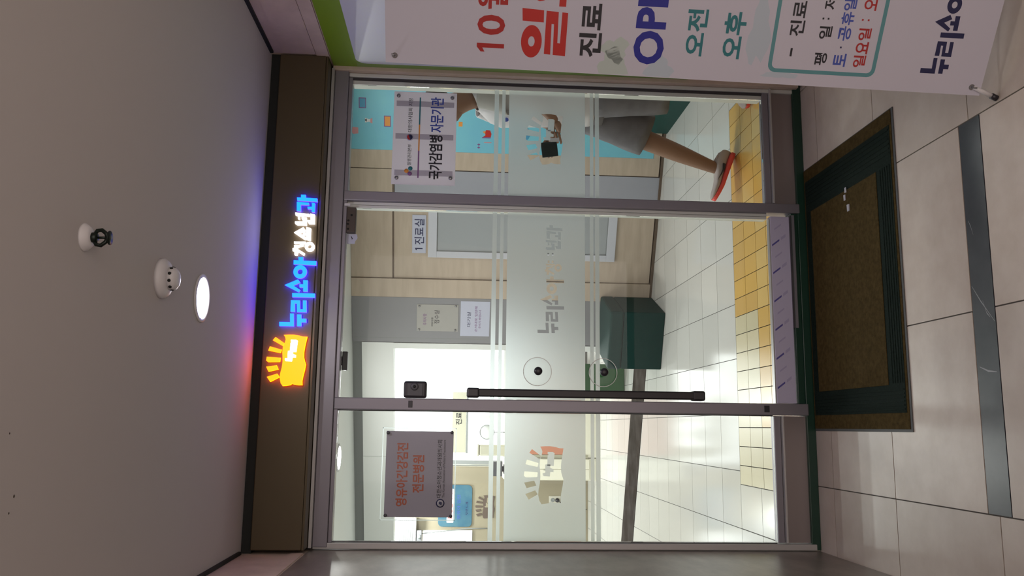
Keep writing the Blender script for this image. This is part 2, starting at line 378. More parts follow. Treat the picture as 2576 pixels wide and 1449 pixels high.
for pts in ([(.452, 2.478), (.40, 2.44), (.33, 2.38)], [(.40, 2.43), (.36, 2.415), (.345, 2.40)], [(.20, 2.47), (.185, 2.43), (.18, 2.39)], [(.66, 2.47), (.64, 2.46), (.61, 2.45)]):
    bm = bmesh.new(); n = len(pts)
    wv = [.0012, .0028, .0010]
    a = [bm.verts.new((x-wv[k], y, .0004)) for k, (x, y) in enumerate(pts)]; b = [bm.verts.new((x+wv[k], y, .0004)) for k, (x, y) in enumerate(pts)]
    for k in range(n-1): bm.faces.new((a[k], b[k], b[k+1], a[k+1]))
    bmesh.ops.translate(bm, verts=bm.verts, vec=(-.0, 0, 0)); fin('vein', bm, K['vein'], st)

# left side wall of the alcove
wl = box('wall_left', XL-.2, XL-.001, -.6, YF+.06, -.03, ZC, K['stone']); meta(wl, kind='structure')
box('panel', XL-.004, XL+.001, 2.92, YF-.02, .004, 2.196, K['panel_grey'], wl)
box('panel', XL-.004, XL+.001, 1.90, 2.915, .004, 2.196, K['panel_grey'], wl)
box('panel', XL-.004, XL+.001, .6, 1.895, .004, 2.196, K['panel_grey'], wl)
box('panel', XL-.004, XL+.004, -.6, YF-.14, 2.202, 2.252, K['stone'], wl)
wr = box('wall_right', XR, XR+.2, -.6, YF+.06, -.03, ZC, K['stone']); meta(wr, kind='structure')
box('panel', XR-.004, XR+.001, -.6, YF-.15, 2.258, 2.40, K['stone'], wr)
box('panel', XR-.007, XR+.001, -.6, YF-.13, 2.20, 2.254, K['stone'], wr)

# green bordered light board on the right wall
RB = Fr((XR-.0005, YF-.045, 0), (0, -1, 0), (0, 0, 1))   # u towards the street
# N = U x V = (-1,0,0): faces the alcove
gb = thing('notice_board', (XR, 2.6, .55), 'white board with lime green border on the right wall under the stone lintel', 'board')
fbox('backing', RB, 0, 2.3, .55, 2.193, 0, .008, K['boardgreen'], gb)
fbox('side_border', RB, .001, .05, .56, 2.085, .0081, .0086, K['boardpale'], gb)
poly('white_face', RB, rrect(.045, 2.2, .60, 2.085, .05), .008, .0105, K['boardwhite'], gb)

# ================================================================== SHOP FRONT
ff = thing('trim_3', (.55, YF, 0), kind='structure')       # frame of the shop front
A = K['alu']
fbox('header', GF, XL+.012, XR-.022, 2.125, 2.186, -.05, .035, A, ff, .003)
fbox('header_lip', GF, XL+.012, XR-.022, 2.187, 2.199, -.02, .055, K['alu_light'], ff)
fbox('header_stop', GF, XL+.03, XR-.05, 2.108, 2.1245, -.035, .022, A, ff, .002)
fbox('jamb', GF, XL+.004, XL+.030, .02, 2.186, -.05, .03, K['alu_light'], ff, .003)
fbox('jamb_gasket', GF, XL+.0302, XL+.0335, .19, 2.108, -.02, .01, K['alu_dark'], ff)
fbox('jamb', GF, XR-.027, XR-.003, .02, 2.195, -.05, .05, K['stone'], ff, .002)
fbox('jamb', GF, XR-.045, XR-.028, .02, 2.125, -.05, .020, K['edge_white'], ff, .002)
fbox('jamb_gasket', GF, XR-.056, XR-.0455, .185, 2.108, -.05, .012, K['alu_dark'], ff)
fbox('jamb', GF, XR-.075, XR-.057, .185, 2.108, -.05, .004, K['edge_white'], ff)
fbox('post', GF, .066, .118, .03, 2.1245, -.05, .028, A, ff, .004)
fbox('post_gasket', GF, .0620, .0655, .19, 2.108, -.03, .01, K['alu_dark'], ff)
fbox('post', GF, .994, 1.038, .03, 2.1245, -.05, .028, A, ff, .004)
fbox('post_edge', GF, .9800, .9930, .18, 2.108, -.04, .004, K['edge_white'], ff)
fbox('post_edge', GF, .9670, .9785, .18, 2.108, -.045, .002, K['edge_white'], ff)
lk = fbox('lock_plate', GF, .078, .107, 1.788, 1.806, .028, .031, K['blackplastic'], ff, .001)
fbox('lock_plate', GF, .079, .108, .21, .234, .028, .031, K['blackplastic'], ff, .001)
# bottom rails and kick panels below each side pane
for (a, b) in ((XL+.034, .064), (1.039, XR-.028)):
    fbox('bottom_rail', GF, a, b, .155, .185, -.03, .012, A, ff, .003)
    fbox('bottom_rail_lip', GF, a, b, .146, .154, -.03, .030, K['alu_light'], ff, .001)
    fbox('kick_panel', GF, a, b, .022, .1455, -.03, .008, K['kick'], ff)
fbox('base_strip', GF, XL+.004, XR-.004, -.0, .040, -.045, .024, K['green_sill'], ff, .003)
fbox('threshold', GF, .119, .993, .0405, .072, -.045, .02, K['green_sill'], ff, .002)
fbox('threshold_metal', GF, .46, .985, .0725, .078, -.04, .022, K['alu_dark'], ff)
fbox('threshold_metal', GF, .46, .985, .058, .070, .0205, .024, K['alu'], ff)

fr_z = (1.030, 1.385); strips = [(1.453, 1.433), (1.418, 1.402), (1.007, .991), (.983, .964)]
def films(u0, u1, parent, cut=None, w=.0005):
    f = fbox('frosted_band', GF, u0, u1, fr_z[0], fr_z[1], w, w+.0012, K['frost'], parent)
    if cut: tri_cut(f, cut)
    for a, b in strips: fbox('frosted_stripe', GF, u0, u1, b, a, w, w+.0012, K['frost'], parent)
def logo_cut(u0, v0, wdt, hgt, keep=True, w0=-.01, w1=.02):
    ku, kv = wdt/1100, hgt/795
    L = [lambda bm: add_poly(bm, GF, logo_pts(FLAG, u0, v0, ku, kv), w0, w1)]
    for r in RAYS: L.append(lambda bm, r=r: add_poly(bm, GF, logo_pts(r, u0, v0, ku, kv), w0, w1))
    return L
# left pane
w1_ = thing('window_1', (-.21, YF, .186), kind='structure')
fbox('pane', GF, XL+.034, .0615, .186, 2.1075, -.006, 0, K['glass'], w1_)
films(XL+.035, .061, w1_, logo_cut(-.327, 1.300, .247, .173))
ku, kv = .247/1100, .173/795
for q in NURI: poly('frosted_letter', GF, logo_pts(q, -.327, 1.300, ku, kv), .0005, .0017, K['frost'], w1_)
# right pane
w2_ = thing('window_2', (1.3, YF, .186), kind='structure')
fbox('pane', GF, 1.0385, XR-.0755, .186, 2.1075, -.006, 0, K['glass'], w2_)
films(1.039, XR-.0755, w2_, logo_cut(1.196, 1.306, .247, .173))
for q in NURI: poly('frosted_letter', GF, logo_pts(q, 1.196, 1.306, ku, kv), .0005, .0017, K['frost'], w2_)
# door
dr = thing('door_1', (.53, YF, .08), kind='structure')
fbox('pane', GF, .1195, .9665, .165, 2.105, -.012, -.006, K['glass'], dr)
cut = []
gu, gv = .415, 1.270; gku = .000187; gkv = .000176
for g in G1+G2[:1]+G2[2:]: cut.append(lambda bm, g=g: glyph(bm, GF, g, gu, gv, gku, gkv, -.01, .02))
def so_small(bm):
    for (u, v) in ((.776, 1.198), (.776, 1.178), (.742, 1.196), (.742, 1.178)): add_box(bm, GF, u-.006, u+.006, v-.004, v+.004, -.01, .02)
cut.append(so_small)
films(.1195, .966, dr, cut, w=-.0055)
hnd = fbox('handle', GF, .128, .163, .552, 1.505, .030, .052, K['handle'], dr, .006)
for v in (1.500, .505): fbox('handle_end', GF, .124, .167, v, v+.055, -.004, .056, K['blackplastic'], hnd, .008)
rl = fbox('bottom_rail', GF, .1195, .979, .078, .168, -.02, .014, K['film'], dr, .002)
fbox('rail_bead', GF, .1195, .9665, .1685, .174, -.015, .012, K['alu_light'], dr)
for i in range(7):
    u = .185+i*.131
    def slant(u, a, b, wdt): return [(u+(a-.165)*-.75-wdt, a), (u+(a-.165)*-.75+wdt, a), (u+(b-.165)*-.75+wdt, b), (u+(b-.165)*-.75-wdt, b)]
    if u < .97: poly('film_print', GF, slant(u, .163, .128, .0045), .0142, .0147, K['film_blue'], dr)
    if u < .94: poly('film_print', GF, slant(u, .120, .098, .007), .0142, .0147, K['film_pale'], dr)
    if u+.066 < .94: poly('film_print', GF, slant(u+.066, .150, .118, .004), .0142, .0147, K['film_pale'], dr)

# push discs
for (z, lab) in ((1.244, 'round clear disc with a black knob on the frosted band of the door'), (.951, 'round clear disc with a black knob below the frosted band, over the stripes')):
    k = thing('door_knob', (.244, YF-.0, z), lab, None, parent=dr)
    lathe('disc', (.244, YF+.004, z), (0, -1, 0), [(.050, 0), (.062, .001), (.064, .003), (.062, .006), (.050, .007)], K['acrylic'], k)
    bm = bmesh.new(); add_ring(bm, GF, .244, z, .0635, .0610, .0035, .0057, 36); fin('rim', bm, K['alu_light'], k)
    lathe('knob', (.244, YF-.003, z), (0, -1, 0), [(.010, 0), (.010, .018), (.0175, .022), (.0185, .034), (.0150, .040), (.004, .042)], K['blackplastic'], k)
# lock box with lens
lb = thing('door_lock', (.158, YF, 1.728), 'black box shaped lock with a round keyhole beside the post, above the long handle', 'lock')
fbox('body', GF, .119, .192, 1.728, 1.828, -.0055, .035, K['blackplastic'], lb, .010)
fbox('face', GF, .128, .183, 1.745, 1.812, .034, .0375, K['darkgrey'], lb, .002)
lathe('keyhole_ring', (.168, YF-.036, 1.781), (0, -1, 0), [(.017, 0), (.017, .004), (.012, .006), (.004, .006)], K['darkgrey'], lb)
lathe('keyhole', (.168, YF-.042, 1.781), (0, -1, 0), [(.0065, 0), (.0065, .0012), (.002, .0014)], K['black'], lb, 16)
# closer plate and taped paper at the head of the door
cl = thing('door_closer', (.91, YF, 2.07), 'dark brown metal hinge box at the upper right corner of the door', 'hinge')
fbox('box', GF, .846, .962, 2.066, 2.107, -.0055, .026, K['closer'], cl, .003)
for u, v in ((.862, 2.098), (.884, 2.100), (.900, 2.098), (.925, 2.085)): lathe('screw', (u, YF-.026, v), (0, -1, 0), [(.0045, 0), (.0045, .002), (.001, .003)], K['black'], cl, 10)
fbox('pin', GF, .966, .978, 2.092, 2.118, .0285, .034, K['white'], cl, .002)
def paper(name, pts, w, m, label, cat, curl=.004):
    bm = bmesh.new(); add_poly(bm, GF, pts, w, w+.0006); o = fin(name, bm, m); return meta(o, label, cat)
pp = paper('paper_tag', [(.80, 2.106), (.8455, 2.106), (.8455, 2.062), (.828, 2.058), (.812, 2.068), (.80, 2.070)], -.0052, K['paper_blue'], 'small creased white paper tag beside the brown hinge box', 'paper')
poly('pen_mark', GF, [(.822, 2.083), (.835, 2.088), (.835, 2.085), (.824, 2.079), (.818, 2.085)], -.0045, -.0043, K['ink'], pp)
# crumpled clear film hanging along the head of the door
bm = bmesh.new(); grid = []
for i in range(19):
    row = []
    for k in range(5):
        u = .80-.30*i/18; v = 2.104-(.052-.030*i/18)*k/4; row.append(bm.verts.new(GF.p(u, v, .001+.004*random.random()*(k > 0))))
    grid.append(row)
for a, b in zip(grid, grid[1:]):
    for k in range(4): bm.faces.new((a[k], a[k+1], b[k+1], b[k]))
meta(fin('tape_sheet', bm, K['frost'], None), 'crumpled translucent tape strip along the top of the door glass', 'tape')

ds = thing('door_sensor', (.28, YF+.07, 2.085), 'small black motion sensor on the inner side of the door head', 'sensor')
fbox('body', GF, .238, .322, 2.084, 2.108, -.080, -.045, K['blackplastic'], ds, .004); fbox('mount', GF, .26, .30, 2.108, 2.1895, -.075, -.055, K['blackplastic'], ds)
# ================================================================== SIGN over the door
FS = Fr((0, 3.555, 0), (1, 0, 0), (0, 0, 1))
sg = thing('shop_sign', (.55, 3.6, 2.2), 'long dark brown lintel sign with glowing blue and white letters and an amber emblem', 'sign')
fbox('fascia', FS, XL+.014, XR-.006, 2.212, 2.414, -.130, 0, K['bronze'], sg, .004)
fbox('fascia_lip', FS, XL+.014, XR-.006, 2.202, 2.2115, -.140, -.004, K['bronze'], sg, .001)
meta(box('shade_filler', XL, XR, 3.575, YF-.001, 2.4145, ZC-.001, K['black']), kind='structure')  # black filler, shade of the gap above the fascia put in as colour
bk = fbox('shade_backing', FS, XL, XR, 2.200, ZC, -.22, -.142, K['black']); meta(bk, kind='structure')  # black backing colours in the shade of the recess behind the fascia
su, sv, sku, skv = .404, 2.377, .000215, .000208
for g in G1:
    bm = bmesh.new(); glyph(bm, FS, g, su, sv, sku, skv, .003, .017, side=1)
    o = fin('letter', bm, [K['ledblue'], K['ledviolet']], sg)
    for f in o.data.polygons:
        pass
for k, g in enumerate(G2):
    bm = bmesh.new(); glyph(bm, FS, g, su, sv, sku, skv, .003, .017, side=1)
    fin('letter', bm, [K['ledwhite'], K['ledwhite']] if k < 3 else [K['ledblue'], K['ledviolet']], sg)
lu, lv, lku, lkv = .156, 2.392, .000195, .000205
poly('emblem_flag', FS, logo_pts(FLAG, lu, lv, lku, lkv), .003, .017, [K['ledyellow'], K['ledorange']], sg, side=1)
for r in RAYS: poly('emblem_ray', FS, logo_pts(r, lu, lv, lku, lkv), .003, .015, [K['ledyellow'], K['ledorange']], sg, side=1)
for r in NURI: poly('emblem_letter', FS, logo_pts(r, lu, lv, lku, lkv), .0171, .019, K['ledwhite'], sg)

# ================================================================== plates on the glass
pa = thing('wall_plate', (1.28, 3.64, 1.628), 'white acrylic plate with black and blue lettering and four steel screws, on the right pane', 'sign')
SF = Fr((0, 3.635, 0), (1, 0, 0), (0, 0, 1))
pa_ = fbox('plate', SF, 1.063, 1.500, 1.628, 1.912, -.0012, 0, K['plate'], pa)
for u in (1.430, 1.275, 1.105): fbox('tape_band', SF, u, u+.026, 1.64, 1.90, .0001, .0003, K['plateband'], pa)
for u, v in ((1.479, 1.892), (1.477, 1.649), (1.093, 1.889), (1.098, 1.649)):
    lathe('screw', (u, 3.698, v), (0, -1, 0), [(.006, 0), (.006, .062), (.0085, .063), (.0085, .068), (.006, .070)], K['screw'], pa, 14)
text('lettering', '국가감염병', SF, 1.091, 1.297, 1.688, 1.748, .0004, K['ink'], pa_, bold=.025)
text('lettering', '자문기관', SF, 1.311, 1.477, 1.686, 1.746, .0004, K['midblue'], pa_, bold=.02)
text('lettering', '질병관리본부', SF, 1.153, 1.250, 1.827, 1.844, .0004, K['ink'], pa_, bold=.0)
text('lettering', '대한의사협회 지정', SF, 1.308, 1.468, 1.827, 1.846, .0004, K['ink'], pa_, bold=.0)
for a, b, m in ((1.095, 1.222, 'purple'), (1.222, 1.345, 'orange'), (1.345, 1.474, 'teal')): fbox('rule', SF, a, b, 1.791, 1.797, .0004, .0008, K[m], pa)
for u, v, m in ((1.122, 1.843, 'orange'), (1.110, 1.828, 'purple'), (1.134, 1.826, 'teal')): lathe('petal', (u+.004, 3.6346, v+.003), (0, -1, 0), [(.010, 0), (.010, .0005), (.001, .0006)], K[m], pa, 16)
lathe('crest', (1.284, 3.6346, 1.836), (0, -1, 0), [(.0165, 0), (.0165, .0004), (.001, .0005)], K['paper_blue'], pa, 24)
lathe('crest', (1.284, 3.6340, 1.836), (0, -1, 0), [(.0125, 0), (.0125, .0004), (.001, .0005)], K['navy'], pa, 24)
poly('crest', SF, [(1.284+.0125*math.cos(math.radians(a)), 1.838+.0105*math.sin(math.radians(a))) for a in range(20, 201, 20)], .0011, .0015, K['red'], pa)
pb = thing('hospital_plate', (-.2, 3.64, 1.595), 'grey plate with orange red lettering under clear acrylic, on the left pane', 'sign')
fbox('acrylic_sheet', SF, -.390, -.008, 1.595, 1.907, .004, .008, K['acrylic'], pb, .001)
pb_ = fbox('plate', SF, -.378, -.022, 1.607, 1.891, -.004, 0, K['greymetal'], pb, .001)
for u, v in ((-.370, 1.884), (-.030, 1.884), (-.026, 1.614), (-.372, 1.612)):
    lathe('screw', (u, 3.698, v), (0, -1, 0), [(.005, 0), (.005, .070), (.0072, .071), (.0072, .076), (.005, .078)], K['darkgrey'], pb, 14)
for u0, u1, v0, v1 in ((-.390, -.008, 1.9035, 1.907), (-.390, -.008, 1.595, 1.5985), (-.390, -.3865, 1.595, 1.907), (-.0115, -.008, 1.595, 1.907)):
    fbox('acrylic_edge', SF, u0, u1, v0, v1, .0082, .0090, K['frost'], pb)
text('lettering', '영유아건강검진', SF, -.334, -.072, 1.797, 1.845, .0004, K['orangered'], pb_, bold=.025)
text('lettering', '전문병원', SF, -.278, -.122, 1.728, 1.777, .0004, K['orangered'], pb_, bold=.025)
text('lettering', '대한소아청소년과개원의사회', SF, -.297, -.058, 1.654, 1.674, .0004, K['ink'], pb_, bold=.01)
text('lettering', 'The Korean Association of Pediatric Practitioners', SF, -.297, -.058, 1.640, 1.650, .0004, K['ink'], pb_)
lathe('crest', (-.320, 3.6346, 1.657), (0, -1, 0), [(.018, 0), (.018, .0004), (.001, .0005)], K['navy'], pb, 24)
lathe('crest', (-.320, 3.6340, 1.657), (0, -1, 0), [(.0135, 0), (.0135, .0004), (.001, .0005)], K['plate'], pb, 24)
poly('crest', SF, [(-.329, 1.652), (-.323, 1.662), (-.318, 1.664), (-.313, 1.660), (-.311, 1.664), (-.316, 1.650), (-.322, 1.650)], .0013, .0017, K['navy'], pb)

# ================================================================== ceiling fittings
dl = thing('downlight', (.411, 2.82, ZC), 'round recessed downlight, switched on, in the porch ceiling', 'ceiling light')
lathe('trim_ring', (.411, 2.82, ZC+.0), (0, 0, -1), [(.081, 0), (.081, .004), (.071, .006), (.069, .0), (.0685, -.001)], K['white'], dl)
bm = bmesh.new(); add_lathe(bm, (.411, 2.82, ZC), (0, 0, -1), [(.066, 0), (.066, .0035), (.06, .005)], 28); fin('lamp_face', bm, K['lampface'], dl)
sd = thing('smoke_detector', (.409, 2.43, ZC), 'white domed smoke detector beside the lit downlight', 'smoke detector')
lathe('base', (.409, 2.43, ZC), (0, 0, -1), [(.058, 0), (.058, .010), (.050, .020), (.036, .026)], K['white'], sd)
lathe('sensor_dome', (.409, 2.43, ZC-.0255), (0, 0, -1), [(.034, 0), (.032, .016), (.022, .024), (.008, .026)], K['white'], sd)
for k in range(10):
    a = 2*math.pi*k/10; c = (.409+.033*math.cos(a), 2.43+.033*math.sin(a), ZC-.034)
    lathe('vent_hole', c, (math.cos(a), math.sin(a), -.1), [(.0048, -.003), (.0048, .0012), (.001, .0014)], K['black'], sd, 10)
sp = thing('sprinkler', (.415, 1.925, ZC), 'dark pendent fire sprinkler on a white round plate in the ceiling', 'sprinkler')
lathe('cover_plate', (.415, 1.925, ZC), (0, 0, -1), [(.033, 0), (.032, .004), (.024, .014), (.016, .018)], K['white'], sp)
lathe('body', (.415, 1.925, ZC-.012), (0, 0, -1), [(.010, 0), (.012, .004), (.012, .014), (.008, .018)], K['sprinkler'], sp, 16)
for s in (-1, 1):
    tube('frame_arm', [(.415+s*.006, 1.925, ZC-.022), (.415+s*.0165, 1.925, ZC-.028), (.415+s*.018, 1.925, ZC-.038), (.415+s*.010, 1.925, ZC-.048), (.415, 1.925, ZC-.052)], .0048, K['sprinkler'], sp, 8)
tube('glass_bulb', [(.415, 1.925, ZC-.028), (.415, 1.925, ZC-.050)], .003, K['sprinkler'], sp, 8)
lathe('deflector', (.415, 1.925, ZC-.052), (0, 0, -1), [(.004, 0), (.0165, .004), (.0165, .0055), (.004, .007)], K['sprinkler'], sp, 18)
for (x, y, r) in ((-.145, 1.735, .0035), (-.176, 1.722, .0025), (-.024, 1.693, .0022)):
    lathe('stain_spot', (x, y, ZC-.0001), (0, 0, -1), [(r, 0), (r*.7, .0006), (.0004, .0007)], K['closer'], ceil, 8)

# ================================================================== X banner
bn = thing('banner_stand', (1.2, 2.2, 0), 'tall white banner on a leaning stand, printed in red, navy and teal', 'banner')
wd, ht = .60, 1.80
fbox('banner_sheet', BF, 0, wd, 0, ht, -.0008, 0, K['banner'], bn)
W = .0003
def bt(body, u0, u1, v0, v1, m, bold=.03): text('lettering', body, BF, u0, u1, v0, v1, W, K[m], bn, bold=bold, th=.0002)
bt('0', .098, .156, 1.436, 1.520, 'red', .02)
poly('lettering', BF, [(.060, 1.437), (.073, 1.437), (.073, 1.520), (.062, 1.520), (.048, 1.508), (.048, 1.496), (.060, 1.503)], W, W+.0002, K['red'], bn)
bt('월', .172, .252, 1.430, 1.522, 'red', .02)
def H1(cx, cy): return (.038+(415-cy)*.000425, 1.384-(cx-(390-cy)*.07-315)*.000384)
def hp(*p): return poly('lettering', BF, [H1(*q) for q in p], W, W+.0002, K['brightred'], bn)
bm = bmesh.new(); c0 = H1(397, 303); add_ring(bm, BF, c0[0], c0[1], .0475, .0150, W, W+.0002, 36, ev=.66); fin('lettering', bm, K['brightred'], bn)
hp((330, 165), (330, 80), (498, 88), (495, 170))
hp((495, 385), (518, 90), (560, 92), (612, 94), (601, 305), (622, 306), (640, 95), (685, 98), (662, 393), (565, 388), (575, 178), (556, 177), (545, 387))
bt('요일', .190, .46, 1.242, 1.384, 'brightred', .035)
bt('진료', .049, .204, 1.144, 1.212, 'ink', .03)
bt('OPEN', .037, .350, .956, 1.047, 'blueink', .035)
bt('오전', .069, .204, .836, .896, 'teal', .028)
bt('오후', .067, .202, .722, .786, 'teal', .028)
# rounded box outline
bm = bmesh.new(); o_ = rrect(.036, .565, .322, .640, .022); i_ = rrect(.047, .554, .333, .629, .014)
n = len(o_); a = [bm.verts.new(BF.p(u, v, W)) for u, v in o_]; b = [bm.verts.new(BF.p(u, v, W)) for u, v in i_]
for k in range(n): bm.faces.new((a[k], a[(k+1) % n], b[(k+1) % n], b[k]))
ex = bmesh.ops.extrude_face_region(bm, geom=bm.faces[:])
for g in ex['geom']:
    if isinstance(g, bmesh.types.BMVert): g.co += BF.N*.0002
fin('box_outline', bm, K['tealline'], bn)
fbox('lettering', BF, .084, .108, .575, .581, W, W+.0002, K['ink'], bn)
bt('진료', .143, .242, .552, .595, 'ink', .02)
for v0, v1, parts in ((.470, .507, (('평', .063, .099), ('일', .139, .176), ('저', .222, .255))),): 
    for t, a_, b_ in parts: bt(t, a_, b_, v0+(.008 if t == ':' else 0), v1-(.004 if t == ':' else 0), 'ink', .02)
for v in (.502, .487): fbox('lettering', BF, .194, .199, v-.0025, v+.0025, W, W+.0002, K['ink'], bn)
for t, a_, b_ in (('토', .062, .100), ('공', .137, .178), ('휴', .182, .219), ('일', .222, .254)): bt(t, a_, b_, .414, .450, 'navy' if t == ':' else 'midblue', .02)
fbox('lettering', BF, .115, .120, .433, .438, W, W+.0002, K['navy'], bn)
for t, a_, b_ in (('일', .063, .098), ('요', .102, .137), ('일', .141, .176), ('오', .225, .258)): bt(t, a_, b_, .356, .392, 'red', .02)
for v in (.388, .371): fbox('lettering', BF, .196, .201, v-.0025, v+.0025, W, W+.0002, K['red'], bn)
for g in G1:
    bm = bmesh.new(); glyph(bm, BF, g, .056, .212, .000181, .000150, W, W+.0002); fin('lettering', bm, K['navy'], bn)
for g in G2:
    bm = bmesh.new(); glyph(bm, BF, g, .056, .212, .000181, .000150, W, W+.0002); fin('lettering', bm, K['navy'], bn)
# pale watercolour patches printed on the sheet
for (cu, cv, ru, rv, m) in ((.030, 1.105, .045, .042, 'wash_g'), (.075, 1.10, .035, .038, 'wash_g'), (.028, .965, .035, .040, 'wash_b'), (.03, .60, .012, .05, 'wash_b'), (.15, .68, .10, .03, 'wash_b'), (.42, 1.08, .08, .05, 'wash_g')):
    pts = []
    for k in range(22):
        a = 2*math.pi*k/22; q = 1+.22*math.sin(3*a+cu*50)+.12*math.sin(7*a+cv*20); pts.append((max(.002, cu+ru*q*math.cos(a)), cv+rv*q*math.sin(a)))
    poly('print_wash', BF, pts, .00005, .00015, K[m], bn)
for (u, v) in ((.022, 1.771), (.024, .028), (.578, 1.771), (.578, .028)):
    bm = bmesh.new(); add_ring(bm, BF, u, v, .0085, .0042, .0, .0022, 22); fin('eyelet', bm, K['screw'], bn)
# the stand: hub behind, four arms bowed to the corners, two feet, rear leg
hub = BF.p(.30, .95, -.14)
for (u, v) in ((.022, 1.771), (.578, 1.771), (.024, .028), (.578, .028)):
    tipp = BF.p(u, v, .012); q = BF.p(u+(.3-u)*.10, v+(.95-v)*.10, -.035)
    tube('stand_arm', [hub, BF.p(u+(.3-u)*.5, v+(.95-v)*.5, -.11), q, BF.p(u, v, -.004)], [.007, .006, .0045, .004], K['white'], bn, 10)
    tube('hook', [BF.p(u, v, -.004), BF.p(u, v, .006), BF.p(u+(.006 if v > 1 else 0), v+(-.012 if v < 1 else .008), .010)], [.0028, .0028, .002], K['screw'], bn, 8)
lathe('hub', hub, BF.N, [(.02, -.02), (.032, -.012), (.032, .012), (.02, .02)], K['blackplastic'], bn, 18)
for u, du in ((.024, -.006), (.578, .006)):
    a = BF.p(u, .024, .001); b = Vector((BF.p(u+du-.018, 0, 0).x, BF.p(u+du-.018, 0, .03).y, .014))
    b = BF.p(u-(.022 if u < .3 else -.022), -.034, .006)
    ft = tube('foot_tube', [a, b], .0068, K['white'], bn, 12)
    tube('foot_cap', [b-(b-a).normalized()*.002, b+(b-a).normalized()*.017], .0090, K['blackplastic'], ft, 14)
tube('rear_leg', [hub, BF.p(.30, .45, -.30), Vector((BF.p(.30, 0, -.42).x, BF.p(.30, 0, -.42).y, .008))], [.007, .006, .006], K['white'], bn, 10)

# ================================================================== doormat
dm = thing('doormat', (.6, 3.28, 0), 'dark brown doormat with a black ribbed border in front of the glass door', 'doormat')
box('rubber_base', .0, 1.197, 2.868, 3.672, 0, .004, K['rubber'], dm, .001)
box('carpet_edge', .010, 1.192, 2.880, 3.668, .0041, .0065, K['mat_brown'], dm)
box('border_band', .068, 1.135, 2.893, 3.655, .0066, .0082, K['mat_green'], dm)
box('carpet_field', .170, .985, 3.005, 3.600, .0083, .0105, K['mat_brown'], dm)
for k in range(6):
    d = .078+.014*k; e = .120-.014*k
    for x in (d, 1.115-.018*k): box('rib', x, x+.006, 2.90, 3.650, .0083, .0100, K['mat_green'], dm)
    if k < 5:
        for y in (2.905+.017*k, 3.612+.008*k): box('rib', .175, .985, y, y+.005, .0083, .0100, K['mat_green'], dm)
for i, (x, y, s) in enumerate(((.985, 3.252, .011), (.955, 3.262, .012), (.905, 3.235, .014))):
    bm = bmesh.new(); add_box(bm, WF, x-s, x+s, .0107, .0135, -(y+s*.6), -(y-s*.6)); o = fin('paper_scrap', bm, K['paper'])
    for v in o.data.vertices: v.co.z += random.uniform(0, .002)
    meta(o, ['tiny white paper scrap on the doormat, nearest the banner', 'tiny white paper scrap on the doormat, middle of three', 'larger white paper scrap on the doormat, furthest from the banner'][i], 'litter', 'paper scraps on the doormat')

# ================================================================== INSIDE
f2 = box('floor.001', -2.1, 3.0, YF+.046, 10.45, -.05, -.003, K['in_joint']); meta(f2, kind='structure')
X0 = .088; dx = .3145; g = .0020
yrow = [4.705+.3245*k for k in range(18)]
for r in range(len(yrow)-1):
    for k in range(-7, 9):
        x0 = X0+dx*k; x1 = x0+dx
        if yrow[r] > 7.4 and x0 > 1.3: continue
        tile(x0, min(x1, 2.93), yrow[r], yrow[r+1], random.choice(K['in_tile']), f2, -.005, 0, g)
for k in range(-6, -1):
    for (a, b) in ((4.38, 4.705), (4.055, 4.38), (3.75, 4.055)):
        x1 = X0+dx*(k+1)
        if x1 <= -.5: tile(X0+dx*k, x1, a, b, random.choice(K['in_tile']), f2, -.005, 0, g)
yb = [3.75, 3.875, 4.03, 4.185, 4.34, 4.52, 4.705]
xs = [-.3+.1045*k for k in range(22)]
tile(-.54, -.3, 4.38, 4.705, K['in_tile'][0], f2, -.005, 0, g); tile(-.54, -.3, 4.055, 4.38, K['in_tile'][1], f2, -.005, 0, g); tile(-.54, -.3, 3.75, 4.055, K['in_tile'][1], f2, -.005, 0, g)
f3 = box('floor.002', -.3, 1.895, 3.75, 4.705, -.0048, -.003, K['in_joint']); meta(f3, kind='structure')
for r in range(6):
    for k in range(len(xs)-1):
        pale = (r >= 4 and xs[k] < .55) or (xs[k] < -.05)
        tile(xs[k], xs[k+1], yb[r], yb[r+1], random.choice(K['pale_tile'] if pale else K['yellow_tile']), f3, -.005, 0, .0020)
tile(1.895, 2.93, 3.75, 4.705, K['in_tile'][1], f2, -.005, 0, g)
meta(box('ceiling.001', -2.1, 3.0, YF+.046, 10.45, 2.472, 2.52, K['whitewall']), kind='structure')
for i, (x, y) in enumerate(IN_LAMPS+BACK_LAMPS):
    labs = ['round lit ceiling lamp inside, over the middle of the waiting area', 'lit ceiling lamp inside, above the door side of the bench', 'lit ceiling lamp inside, above the walking man', 'lit ceiling lamp inside, near the left wall', 'lit ceiling lamp in the back room, front left', 'lit ceiling lamp in the back room, front right', 'lit ceiling lamp in the back room, rear right', 'lit ceiling lamp in the back room, rear left']
    t = thing('ceiling_lamp', (x, y, 2.472), labs[i], 'ceiling light', 'round ceiling lamps inside')
    lathe('lamp_ring', (x, y, 2.472), (0, 0, -1), [(.105, 0), (.105, .004), (.09, .006)], K['white'], t, 24)
    lathe('lamp_face', (x, y, 2.4665), (0, 0, -1), [(.085, 0), (.085, .003), (.02, .004)], K['lampface'], t, 24)
meta(box('wall_right.001', 2.93, 3.05, YF+.046, 10.45, 0, 2.472, K['wood']), kind='structure')
meta(box('wall_left.001', -2.1, -1.95, YF+.046, 10.45, 0, 2.472, K['whitewall']), kind='structure')
meta(box('wall_front', XR-.002, 3.05, YF+.002, YF+.046, 0, 2.52, K['whitewall']), kind='structure')
meta(box('wall_front.001', -2.1, XL-.001, YF+.061, YF+.10, 0, 2.52, K['whitewall']), kind='structure')
